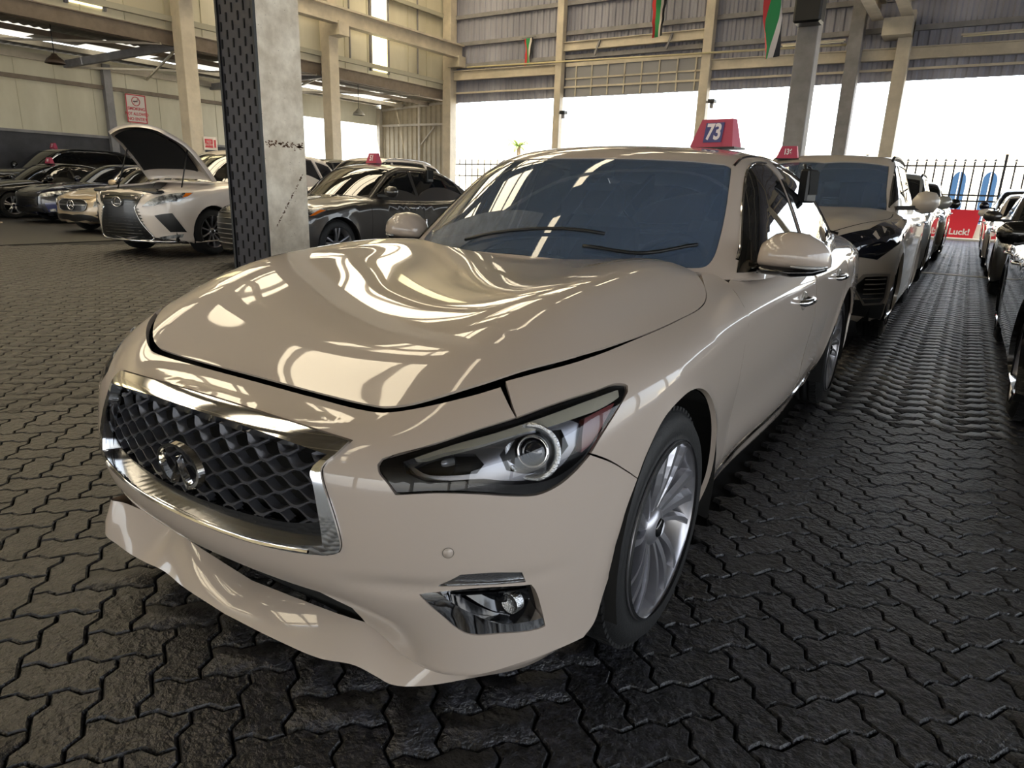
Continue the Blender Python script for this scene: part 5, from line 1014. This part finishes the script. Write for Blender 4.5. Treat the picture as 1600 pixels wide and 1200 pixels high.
def gcar(label, kind, loc, rz, sc, paint, grille=None, lamps=None, extra=None, group=None, glass=None, hres=.075, style='ten', open_hood=False, rails=False, wsglass=None, mirrors=True, low=True, sign=None, alloy=None, box=False, **kw):
    f, g, d = gshape(kind, **kw); t = thing('car', label, 'car', loc, rz, group, sc); L, bz = d['L'], d['belt']; y1, y2 = d['wy']; R = d['R']; c = (0, L*.5, .45 if kind == 'sedan' else .55)
    GL = glass or TINT; r_ = R+.045; zc = d['zc']
    outer = []
    for a in np.linspace(0, 2*PI, 72, endpoint=False):
        outer.append((math.cos(a), math.sin(a)))
    # skirt loop at the sill and inner loop under the cabin
    def yb(x): return 0
    sk = []
    for a in np.linspace(0, 2*PI, 60, endpoint=False): sk.append((c[0]+math.cos(a)*.9*.75, c[1]+math.sin(a)*2.2, .22))
    lo, _ = on_surf(f, [(p[0]*3, c[1]+(p[1]-c[1])*3, .0) for p in sk], 'dome', 0, (0, L*.5, .22)) if 0 else (None, None)
    zt = 2.02
    n = 96; uvs = [(zt*math.cos(a), zt*math.sin(a)) for a in np.linspace(0, 2*PI, n, endpoint=False)]
    O, D = pmode('dome', uv=np.array(uvs), c=c); P_o = O+D
    n2 = 40; ui = [(.42*math.cos(a), .42*math.sin(a)) for a in np.linspace(0, 2*PI, n2, endpoint=False)]; O, D = pmode('dome', uv=np.array(ui), c=c); P_i = O+D*.3
    holes = []
    for cy in (y1, y2):
        H = [(d['hw'], cy-r_*math.cos(a), R+r_*math.sin(a)) for a in np.linspace(-.5, PI+.5, 18)]+[(d['hw'], cy+r_*.7, .19), (d['hw'], cy-r_*.7, .19)]
        # put the outline on the side surface
        X, _ = on_surf(f, [(h[0], h[1], max(h[2], .215)) for h in H], 'side', 0, (0, 0, 0)); holes += [X, X*A([-1, 1, 1])]
    if open_hood:
        hp = [(0,.12,0),(.55,.16,0),(.72,.45,0),(.76,1.0,0),(.72,1.22,0),(.4,1.15,0),(0,1.10,0)]; X, _ = on_surf(f, symloop(hp), 'top', 0, (0, 0, .3)); holes.append(X)
    panel('body_shell', f, [P_o, P_i]+holes, 'dome', hres, paint, t, c=c, flange=.03, smooth=False, bh=.05, tmax=4)
    b = MB(); b.box((-d['hw']+.12, .3, .22), (d['hw']-.12, L-.3, .45)); b.box((-.62, y1-.1, .4), (.62, y1+.35, (.78 if kind == 'sedan' else .95)-(.12 if open_hood else 0))); b.obj('underbody', VOIDM, t)
    # cabin
    cg = (0, 2.7, bz-.12); hw = d['hw']
    a0, a1 = d['top']; rp = d['rp']; yr = rp[-1][0]; rf_ = d['rf']; ztop = max(p[1] for p in rp)
    wsb = rp[1][0]; WS_ = [(0, wsb, 0), (.35, wsb+.04, 0), (.58, wsb+.17, 0), (hw-.235, wsb+.27, 0), (hw-.25, wsb+.36, 0), (.60, a1+.12, 0), (.52, a1+.10, 0), (0, a1-.02, 0)]
    X, _ = on_surf(g, [(x, y, 1) for x, y, z in WS_], 'top', 0, (0, 0, .5)); wsh = [tuple(p) for p in X]
    zr_ = lambda y: rf_(y)-.115
    yA = wsb+.34; tp = a1+.20
    SG1 = [(0, yA, bz+.04), (0, tp, zr_(tp)), (0, tp+.35, zr_(tp+.35)), (0, (y1+y2)/2+.18, zr_((y1+y2)/2+.18)), (0, (y1+y2)/2+.24, bz+.035)]
    ym_ = (y1+y2)/2+.30; ye_ = yr-.62 if kind == 'sedan' else yr-1.02
    SG2 = [(0, ym_, bz+.035), (0, ym_-.05, zr_(ym_)), (0, (ym_+ye_)/2, zr_((ym_+ye_)/2)), (0, ye_, zr_(ye_)), (0, ye_+.16, bz+.06)]
    sgs = [SG1, SG2]
    if kind == 'suv': sgs.append([(0, ye_+.24, bz+.06), (0, ye_+.10, zr_(ye_+.1)), (0, yr-.50, zr_(yr-.50)-.02), (0, yr-.38, bz+.1)])
    sg3 = []
    for q in sgs: X, _ = on_surf(g, q, 'side', 0, (0, 0, 0)); sg3.append(X)
    bgp = [(0, rp[-3][0]-.05 if kind == 'sedan' else rp[-2][0]-.1, 0), (.52, rp[-3][0]-.1 if kind == 'sedan' else rp[-2][0]-.12, 0), (.56, yr-.15, 0), (0, yr-.06, 0)]; X, _ = on_surf(g, [(x, y, 1) for x, y, z in bgp], 'top', 0, (0, 0, .5)); bgl = [tuple(p) for p in X]
    ft_ = []
    for a in np.linspace(0, 2*PI, 64, endpoint=False):
        ft_.append((1.62*math.cos(a), 1.62*math.sin(a)))
    O, D = pmode('dome', uv=np.array(ft_), c=cg); P_f = O+D
    hl_ = [symloop(wsh), symloop(bgl)]
    for X in sg3: hl_ += [X, X*A([-1, 1, 1])]
    panel('roof', g, [P_f]+hl_, 'dome', hres, paint, t, c=cg, flange=.02, smooth=False, bh=.05)
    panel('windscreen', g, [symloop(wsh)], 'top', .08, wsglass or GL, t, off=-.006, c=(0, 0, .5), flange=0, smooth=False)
    panel('rear_window', g, [symloop(bgl)], 'top', .1, GL, t, off=-.006, c=(0, 0, .5), flange=0, smooth=False)
    for X in sg3: panel('side_window', g, [X], 'side', .1, GL, t, off=-.006, c=(0, 0, 0), flange=0, smooth=False, sides=(1, -1))
    b = MB(); b.box((-.55, wsb+.5, bz-.4), (.55, yr-.5, bz+.02)); b.box((-.5, 2.6, bz), (-.1, 2.75, bz+.28)); b.box((.1, 2.6, bz), (.5, 2.75, bz+.28)); b.obj('cabin_inside', SEAT, t)
    if kw.get('trimmed', True) and kind: gline(g, cg, [tuple(sg3[0][0]+A([0,-.03,-.01]))]+[tuple(p+A([0, 0, .012])) for p in sg3[0][1:4]]+[tuple(p+A([0, 0, .012])) for p in sg3[1][1:4]]+[tuple(sg3[1][4]+A([0,.03,0]))], CHROME if kw.get('chrome', True) else BLACKP, t, 'window_trim', .009)
    # panel gaps
    mid = ym_-.03
    for yy in (wsb+.10, mid, ye_+.28 if kind == 'sedan' else ye_+.22): gline(f, (0, 0, 0), [(1, yy, bz-.04), (1, yy+.02, .6), (1, yy-.02, .32)], GAPM, t, mode='side')
    if not open_hood: gline(f, c, [(hw*.50,.10,zc[2][1]-.04),(hw*.72,.45,zc[3][1]-.02),(hw*.84,1.0,zc[4][1]-.04),(hw*.84,wsb+.05,zc[5][1]-.04)], GAPM, t); gline(f, c, symh([(0,.06,zc[2][1]-.05),(hw*.50,.10,zc[2][1]-.05)]), GAPM, t, sides=(1,), w_=.006)
    # wheels
    for s in (1, -1):
        for cy in (y1, y2):
            wheel(t, s*(hw-.03), cy, R, R, d['rr'], .22, style, s, 0, alloy=alloy, low=low)
            b = MB(); V = []
            for j in range(13): a = -.4+(PI+.8)*j/12; V += [(s*.6, cy-(r_+.01)*math.cos(a), R+(r_+.01)*math.sin(a)), (s*(hw-.015), cy-(r_+.005)*math.cos(a), R+(r_+.005)*math.sin(a))]
            b.add(V, [(2*j, 2*j+1, 2*j+3, 2*j+2) for j in range(12)]); b.obj('wheel_liner', VOIDM, t)
        if mirrors:
            mk = 1.25 if kind == 'suv' else .95; ym = wsb+.42; zm = bz+.06; b = MB(); x0 = s*(hw-.08); k = []
            V = []; pr = ((hw-.04, .03, .03), (hw, .08, .08*mk), (hw+.06, .10, .10*mk), (hw+.15, .085, .085*mk), (hw+.19, .03, .03))
            for x, ry_, rz_ in pr:
                for j in range(10): a = 2*PI*j/10; V.append((s*x, ym+ry_*math.cos(a)*.8, zm+.03+rz_*math.sin(a)*.9))
            b.add(V, [(i*10+j, i*10+(j+1) % 10, (i+1)*10+(j+1) % 10, (i+1)*10+j) for i in range(4) for j in range(10)]+[tuple(range(40, 50))], True); mo = b.obj('side_mirror', paint, t)
            b = MB(); b.beam((s*(hw-.16), ym, zm-.03), (s*(hw+.08), ym, zm-.02), .10, .04); b.obj('mirror_arm', BLACKP, mo)
        for cy in (ym_-.25, ye_+.10 if kind == 'sedan' else ye_+.05):
            X, _ = on_surf(f, [(1, cy, bz-.14)], 'side', 0, (0, 0, 0)); x0 = X[0][0]; b = MB(); b.tube([(s*(x0-.01), cy-.10, bz-.14), (s*(x0+.03), cy-.07, bz-.14), (s*(x0+.03), cy+.07, bz-.14), (s*(x0-.01), cy+.10, bz-.14)], .012, 6); b.obj('door_handle', CHROME if kw.get('chrome', True) else paint, t)
    # front outlines given as (x, z) seen from ahead
    def fpj(pts, off=0.):
        X, _ = on_surf(f, [(x, 0, z) for x, z in pts], 'front', off, (0, 1.5, 0)); return X
    def fpanel(name, pts, m, off=.011, sym=False, both=False, hh=.05, par=t, fl_=.02, smooth=False, holes=()):
        P = fpj([(x, z) for x, z in pts]+([(-x, z) for x, z in pts[::-1] if x > 1e-6] if sym else []))
        return panel(name, f, [P]+[fpj(h) for h in holes], 'dome', hh, m, par, off=off, c=c, flange=fl_, smooth=smooth, sides=(1, -1) if both else (1,))
    ctx = dict(f=f, g=g, t=t, fpanel=fpanel, fpj=fpj, d=d, c=c, bz=bz, hw=hw)
    if extra: extra(ctx)
    if rails:
        for s in (1, -1):
            ys = np.linspace(2.25, yr-.7, 8); b = MB(); P = [(s*.60, y, rf_(y)-.075+(.045 if 0 < i < 7 else 0)) for i, y in enumerate(ys)]; b.tube(P, .018, 6); b.obj('roof_rail', BLACKP if rails == 'black' else CHROME, t)
    if box:  # key box clipped on the rear door glass
        pass
    return t, ctx
def symh(L): return mirx(L[::-1])[:-1]+L if L[0][0] == 0 else mirx(L[::-1])+L
DGREY = mat('dark_grey_metallic', '3b3836', rough=.3, coat=1, metal=.35, coatr=.02); WHITEP = mat('white_gloss_paint', 'd9cfc6', rough=.3, coat=1, coatr=.02); GOLDP = mat('champagne_paint', 'b09f86', rough=.3, coat=1, metal=.3, coatr=.02)
NAVY = mat('navy_paint', '0b0f22', rough=.25, coat=1, coatr=.02); BLKP = mat('black_gloss_paint', '0a0a0b', rough=.2, coat=1, coatr=.02); BEIGEM = mat('greige_metallic_paint', 'b3a99d', rough=.38, coat=.8, metal=.05, coatr=.02); SILV = mat('silver_paint', '9a9a96', rough=.3, coat=1, metal=.4, coatr=.02)
HGLASS = mat('headlamp_cluster', 'dfe3e6', rough=.12, metal=.5, coat=1, bump=.5, bscale=60, noise=.8, nscale=11, col2='14161a'); GRB = mat('grille_black', '060607', rough=.3, coat=.3)
def bars(ctx, zs, x0, m, par, name='grille_bar', r=.008, off=.012):
    for z, xx in zip(zs, x0 if hasattr(x0, '__len__') else [x0]*len(zs)):
        X = ctx['fpj']([(x, z) for x in np.linspace(-xx, xx, 9)]); N = grad(ctx['f'], X); b = MB(); b.tube([tuple(p) for p in X+N*off], r, 6); b.obj(name, m, par)
def ring_logo(ctx, z, kind, par, sc=1.):
    X = ctx['fpj']([(0, z)]); y = X[0][1]-.03; b = MB()
    if kind == 'star':
        b.tube([(.085*sc*math.cos(a), y, z+.085*sc*math.sin(a)) for a in np.linspace(0, 2*PI, 25)[:-1]], .010, 6, closed=True)
        for k in range(3): a = PI/2+k*2*PI/3; b.tube([(0, y, z), (.085*sc*math.cos(a), y, z+.085*sc*math.sin(a))], [.014, .003], 6)
    elif kind == 'h':
        b.tube([(.085*math.cos(a), y, z+.045*math.sin(a)) for a in np.linspace(0, 2*PI, 25)[:-1]], .007, 6, closed=True)
        b.tube([(-.045, y, z-.034), (-.028, y, z+.034)], .007, 6); b.tube([(.028, y, z-.034), (.045, y, z+.034)], .007, 6); b.tube([(-.036, y, z-.006), (.036, y, z+.008)], .006, 6)
    elif kind == 'l':
        b.tube([(.10*math.cos(a), y, z+.07*math.sin(a)) for a in np.linspace(0, 2*PI, 25)[:-1]], .007, 6, closed=True)
        b.tube([(-.01, y, z+.06), (-.05, y, z-.03), (.09, y, z-.03)], [.006, .009, .006], 6)
    b.obj('emblem', CHROME, par)
def lampset(ctx, pts, marker=None, m=None):
    o = ctx['fpanel']('headlight', pts, m or HGLASS, both=True, off=.013)
    lens = LENS
    if marker: ctx['fpanel']('marker_lens', marker, AMBER, both=True, off=.019)
    return o
def sonata(ctx):
    fp = ctx['fpanel']; g_ = fp('grille', [(0,.80),(.45,.78),(.60,.70),(.52,.42),(.35,.36),(0,.34)], GRB, sym=True)
    bars(ctx, [.72,.65,.58,.51,.45,.39], [.52,.56,.56,.54,.50,.42], SATIN, g_, r=.007); ring_logo(ctx, .70, 'h', g_)
    lampset(ctx, [(.60,.70),(.66,.78),(.86,.82),(.895,.80),(.89,.73),(.75,.68)], [(.875,.80),(.895,.79),(.892,.73),(.872,.72)])
    fp('air_intake', [(0,.30),(.62,.32),(.70,.26),(0,.235)], GRB, sym=True); fp('fog_pocket', [(.66,.60),(.80,.56),(.78,.36),(.66,.38)], GRB, both=True)
    X = ctx['fpj']([(x, .325) for x in np.linspace(-.72, .72, 13)]); b = MB(); b.tube([tuple(p+A([0, -.015, 0])) for p in X], .012, 6); b.obj('chrome_strip', CHROME, ctx['t'])
def lexus(ctx):
    fp = ctx['fpanel']; g_ = fp('grille', [(0,.93),(.46,.92),(.40,.80),(.33,.72),(.42,.52),(.55,.30),(.52,.27),(0,.26)], GRB, sym=True)
    P = ctx['fpj']([(.46,.92),(.33,.72),(.42,.52),(.56,.29),(.50,.255),(0,.25)]); N = grad(ctx['f'], P); P = catmull(P+N*.012, 5)
    for s in (1, -1): b = MB(); b.tube([(p[0]*s, p[1], p[2]) for p in P], .012, 6); b.obj('grille_trim', CHROME, g_)
    for i, z in enumerate(np.arange(.30, .90, .045)): bars(ctx, [z], max(.30, .52-.30*abs(z-.30) if z < .72 else .34+.3*(z-.72)), PIANO, g_, r=.006, off=.008)
    ring_logo(ctx, .80, 'l', g_)
    lampset(ctx, [(.46,.74),(.60,.86),(.84,.955),(.905,.96),(.897,.895),(.86,.83),(.62,.76)], [(.875,.952),(.905,.955),(.897,.90),(.872,.885)])
    fp('fog_pocket', [(.62,.62),(.80,.66),(.88,.38),(.76,.38)], GRB, both=True); fp('fog_lamp', [(.62,.30),(.86,.35),(.84,.30),(.66,.265)], HGLASS, both=True)
    X = ctx['fpj']([(x, .235) for x in np.linspace(-.85, .85, 15)]); b = MB(); b.tube([tuple(p+A([0, -.02, 0])) for p in X], .016, 6); b.obj('chrome_lip', CHROME, ctx['t'])
    fp('lower_valance', [(0,.225),(.86,.225),(.84,.20),(0,.20)], BLACKP, sym=True)
    # raised bonnet with black liner and two stays
    hb = bpy.data.objects.new('hood', None); COL.objects.link(hb); hb.parent = ctx['t']; hb.location = (0, 1.22, 1.16); hb.rotation_euler = (math.radians(-47), 0, 0)
    V = []; Vn = []; nu, nv = 13, 12; F = []
    for j in range(nv):
        v = j/(nv-1)
        for i in range(nu):
            u = -1+2*i/(nu-1); hwid = .78-.02*v-.22*max(v-.55, 0)**1.5*2; x = u*hwid; y = -1.12*v*(1-.0*u*u)+(.0)-(-.10*u*u*v)*1.0; z = .06*math.sin(PI*min(v*.9+.1, 1))*(1-.35*u*u)+.0-.16*max(v-.72, 0)*1.2-.05*abs(u)**4
            V.append((x, y, z)); Vn.append((x*.93, y*.95-.02, z-.035))
    F = [(j*nu+i, j*nu+i+1, (j+1)*nu+i+1, (j+1)*nu+i) for j in range(nv-1) for i in range(nu-1)]
    n0 = nu*nv; ring = [i for i in range(nu)]+[j*nu+nu-1 for j in range(1, nv)]+[(nv-1)*nu+i for i in range(nu-2, -1, -1)]+[j*nu for j in range(nv-2, 0, -1)]
    Fa = F+[tuple(n0+k for k in f[::-1]) for f in F]+[(ring[k], ring[(k+1) % len(ring)], n0+ring[(k+1) % len(ring)], n0+ring[k]) for k in range(len(ring))]
    mesh_obj('hood_panel', V+Vn, Fa, WHITEP, hb, smooth=True)
    Lq = [(x*.78, y*.72-.24, z-.055) for x, y, z in V]; mesh_obj('hood_liner', Lq+[(x, y, z+.02) for x, y, z in Lq], [f[::-1] for f in F]+[tuple(n0+k for k in f) for f in F], mat('hood_liner_felt', '0b0b0c', rough=.95), hb, smooth=True)
    for s in (1, -1): b = MB(); b.tube([(s*.70, .55, .98), (s*.66, .78, 1.62)], .010, 6); b.obj('hood_stay', BLACKP, ctx['t'])
    b = MB(); b.box((-.66,.22,.78),(.66,1.15,.93),bev=.05); b.box((-.35,.40,.93),(.35,.95,1.0),bev=.03); b.box((-.62,.55,.93),(-.42,.8,.99),bev=.02); b.box((-.70,.12,.93),(.70,.26,.985),bev=.02); b.obj('engine_cover', mat('engine_plastic', '15171a', rough=.35), ctx['t'])
def merc(ctx):
    fp = ctx['fpanel']; g_ = fp('grille', [(0,.70),(.34,.69),(.42,.63),(.38,.50),(.30,.47),(0,.46)], GRB, sym=True); bars(ctx, [.585], [.38], SATIN, g_, r=.016)
    P = ctx['fpj']([(0,.70),(.34,.69),(.42,.63),(.38,.50),(.30,.47),(0,.46)]+[(-.30,.47),(-.38,.50),(-.42,.63),(-.34,.69)]); b = MB(); b.tube([tuple(p+A([0,-.015,0])) for p in catmull(P, 4, True)], .010, 6, closed=True); b.obj('grille_frame', SATIN, g_); ring_logo(ctx, .585, 'star', g_, 1.15)
    lampset(ctx, [(.54,.56),(.56,.67),(.80,.76),(.89,.76),(.88,.66),(.70,.57)]); fp('air_intake', [(0,.38),(.50,.38),(.72,.26),(0,.235)], GRB, sym=True); fp('side_intake', [(.56,.40),(.84,.42),(.84,.30),(.72,.28)], GRB, both=True)
def navyf(ctx):
    fp = ctx['fpanel']; g_ = fp('grille', [(0,.70),(.5,.69),(.46,.42),(0,.40)], GRB, sym=True); bars(ctx, [.50,.56,.62], .46, BLACKP, g_)
    lampset(ctx, [(.52,.62),(.56,.69),(.80,.76),(.89,.76),(.88,.70),(.72,.63)]); fp('air_intake', [(0,.36),(.55,.36),(.6,.25),(0,.235)], GRB, sym=True)
    fp('fog_pocket', [(.64,.48),(.84,.50),(.82,.28),(.68,.27)], mat('blue_gloss', '16225a', rough=.2, coat=1), both=True); fp('fog_lamp', [(.70,.34),(.79,.35),(.79,.29),(.71,.285)], HGLASS, both=True, off=.018)
def suv136(ctx):
    fp = ctx['fpanel']; g_ = fp('grille', [(0,.98),(.50,.95),(.44,.66),(0,.62)], GRB, sym=True); bars(ctx, [.70,.78,.86], .44, SATIN, g_)
    lampset(ctx, [(.52,.76),(.50,.92),(.70,.98),(.90,1.04),(.926,1.0),(.915,.86),(.80,.74)], m=mat('dark_smoked_lamp', '10141f', rough=.08, coat=1))
    fp('fog_pocket', [(.66,.52),(.73,.62),(.90,.62),(.90,.42),(.88,.36),(.76,.36)], mat('fog_surround', '77716b', rough=.4), both=True, fl_=.03); 
    fp('fog_grille', [(.68,.52),(.745,.60),(.885,.60),(.885,.42),(.865,.38),(.765,.38)], GRB, both=True, off=.018)
    for z in (.42,.46,.50,.54,.58):
        for s in (1, -1):
            X = ctx['fpj']([(x, z) for x in (.74,.78,.82,.87)]); N = grad(ctx['f'], X); b = MB(); b.tube([(p[0]*s, p[1], p[2]) for p in X+N*.016], .005, 5); b.obj('fog_slat', mat('fog_surround', '4c4a50'), ctx['t'])
    fp('air_intake', [(0,.50),(.48,.50),(.54,.30),(0,.26)], GRB, sym=True); fp('skid_plate', [(0,.30),(.90,.36),(.88,.22),(0,.21)], BLACKP, sym=True, off=.008)
def plainf(ctx):
    fp = ctx['fpanel']; k = ctx['bz']-.96; g_ = fp('grille', [(0,.72+k),(.45,.70+k),(.42,.46+k*.5),(0,.44+k*.5)], GRB, sym=True); bars(ctx, [.52+k*.6,.60+k], .40, SATIN, g_)
    lampset(ctx, [(.52,.60+k),(.55,.70+k),(.80,.77+k),(.90,.77+k),(.89,.68+k),(.70,.60+k)]); fp('air_intake', [(0,.36),(.60,.36),(.66,.25),(0,.235)], GRB, sym=True)
# numbered roof signs
def rsign(num, loc, rz, label, sc=1., col=None, dark=False, group=None):
    t = thing('roof_sign', label, 'sign', loc, rz, group, sc); m = col or PINK
    V = [(-.115,-.05,0),(.115,-.05,0),(.115,.05,0),(-.115,.05,0),(-.072,-.022,.135),(.090,-.022,.135),(.090,.022,.135),(-.072,.022,.135)]
    mesh_obj('sign_body', V, [(0,3,2,1),(4,5,6,7),(0,1,5,4),(1,2,6,5),(2,3,7,6),(3,0,4,7)], m, t); MB().box((-.13,-.06,-.004),(.13,.06,.004)).obj('magnet_base', BLACKP, t)
    tilt = math.atan2(.028, .135)
    for s in (-1, 1):
        M_ = Mx((.005, s*(.038+.0015), .072), (-s*1., 0, 0) if s > 0 else (1, 0, 0), (0, -s*math.sin(tilt), math.cos(tilt)))
        if dark: mb = MB(); mb.box((-.048,-.047,-.001),(.048,.047,.0005)); V_ = [M_ @ Vector(v) for v in mb.V]; o = MB(); o.add(V_, mb.F); o.obj('number_plate', mat('sign_blue', '3d3f78', rough=.5), t)
        text_mesh('number', num, .105 if len(num) < 3 else .085, mat('sign_digit', 'e6dde0', rough=.5), M_, t, depth=.0015, sx=.78 if len(num) < 3 else .7, bold=.003)
    return t
def place(ctx_t, sc, rz, loc, p):
    c, s = math.cos(rz), math.sin(rz); return (loc[0]+sc*(p[0]*c-p[1]*s), loc[1]+sc*(p[0]*s+p[1]*c), loc[2]+sc*p[2])
def signon(ctx, loc, rz, sc, x, y, num, label, size=1., turn=0, **kw):
    X, _ = on_surf(ctx['g'], [(x, y, 1)], 'top', 0, (0, 0, .5)); p = place(None, sc, rz, loc, X[0]); return rsign(num, (p[0], p[1], p[2]+.006), rz+turn, label, size, **kw)
def keybox(loc, rz, label, s=1.):
    t = thing('key_box', label, 'box', loc, rz, None, s); MB().box((-.02,-.06,-.10),(.03,.06,.06),bev=.01).obj('case', BLACKP, t); MB().tube([(0,-.03,.055),(-.01,-.03,.075),(-.03,0,.08),(-.01,.03,.075),(0,.03,.055)],.007,6).obj('shackle', BLACKP, t)
    mesh_obj('pouch_flap', [(.031,-.055,.05),(.031,.055,.05),(.036,.05,-.06),(.036,-.05,-.06)], [(0,1,2,3)], VOIDM, t); return t
CARS = [
 ('dark grey sedan with chrome window line behind the near column', 'sedan', (-7.27,5.36,0), -.026, 1.08, DGREY, sonata, dict(hres=.06, low=False, style='five')),
 ('white SUV with raised hood and black spindle grille', 'suv', (-9.97,5.14,0), .163, 1.06, WHITEP, lexus, dict(open_hood=True, hres=.045)),
 ('champagne sedan with round star badge beside the raised-hood SUV', 'sedan', (-15.1,6.8,0), .212, 1.03, GOLDP, merc, {}),
 ('navy blue sedan with bright headlamps left of the champagne sedan', 'sedan', (-19.3,7.6,0), .066, 1.08, NAVY, navyf, {}),
 ('black sedan with spoked alloy wheel at the left picture edge', 'sedan', (-22.3,7.1,0), .05, 1.08, BLKP, plainf, dict(style='five', low=False)),
 ('big black SUV behind the black sedan at the panel wall', 'suv', (-25.2,8.3,0), .03, 1.25, BLKP, plainf, dict(rails='black')),
 ('pale SUV with black roof rails behind the navy sedan', 'suv', (-23.6,14.6,0), .0, 1.25, SILV, plainf, dict(rails='black')),
 ('dark SUV behind the raised-hood white SUV', 'suv', (-17.2,12.6,0), .0, 1.2, DGREY, plainf, {}),
 ('white SUV with silver roof rails behind the dark grey sedan', 'suv', (-13.2,11.2,0), .0, 1.18, WHITEP, plainf, dict(rails='chrome')),
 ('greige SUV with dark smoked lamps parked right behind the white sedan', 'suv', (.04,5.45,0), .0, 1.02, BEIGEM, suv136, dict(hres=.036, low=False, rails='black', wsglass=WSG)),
 ('silver SUV second behind the white sedan in its row', 'suv', (.02,11.0,0), .0, 1.03, SILV, plainf, dict(rails='black')),
 ('dark SUV with open black rear behind the silver SUV in the row', 'suv', (.10,16.2,0), .0, 1.02, BLKP, plainf, {}),
 ('black car at the right picture edge across the aisle', 'sedan', (2.72,3.15,0), .0, 1.0, BLKP, plainf, dict(hres=.06, low=False, style='five')),
 ('dark car second in the row across the aisle', 'sedan', (2.75,10.1,0), .0, 1.02, DGREY, plainf, {}),
 ('white-sided car third in the row across the aisle', 'sedan', (2.72,15.2,0), .0, 1.02, WHITEP, plainf, {}),
 ('dark SUV farthest in the row across the aisle', 'suv', (2.75,20.4,0), .0, 1.0, NAVY, plainf, {}),
]
CT = {}
for i, (lb, kd, lc, rz, sc, pt, ex, kw) in enumerate(CARS):
    CT[i] = gcar(lb, kd, lc, rz, sc, pt, extra=ex, **kw)[1]
def so(i, x, y, num, label, **k): return signon(CT[i], CARS[i][2], CARS[i][3], CARS[i][4], x, y, num, label, **k)
X_, _ = on_surf(green, [(.325, 2.72, 1)], 'top', 0, (0, 0, .5))
rsign('73', (X_[0][0], 2.72, X_[0][2]+.006), math.radians(-10), 'pink roof sign numbered 73 on the white sedan', 1.0, dark=True)
so(0, -.05, 2.55, '51', 'red roof sign numbered 51 on the dark grey sedan', turn=-.1, size=1.25)
so(9, -.42, 2.15, '136', 'pink roof sign numbered 136 on the greige SUV', size=1.0)
so(4, .25, 2.3, '181', 'red roof sign on the black sedan roof', size=1.3); so(5, -.2, 2.4, '27', 'red roof sign on the big black SUV at the left picture edge', size=1.3); so(6, .2, 2.4, '18', 'red roof sign on the pale SUV behind the navy sedan', size=1.2)
X_, _ = on_surf(green, [(.8, 2.95, 1.31)], 'side', 0, (0, 0, 0)); keybox((X_[0][0]+.06, 2.93, 1.31), -.2, 'black key box hung on the rear door window of the white sedan', 1.0)
X_, _ = on_surf(CT[0]['g'], [(.8, 3.0, 1.33)], 'side', 0, (0, 0, 0)); p = place(None, 1.08, -.026, (-7.27, 5.36, 0), X_[0]); keybox((p[0]+.055, p[1], p[2]), 0, 'black key box hung on the window of the dark grey sedan', 1.3)
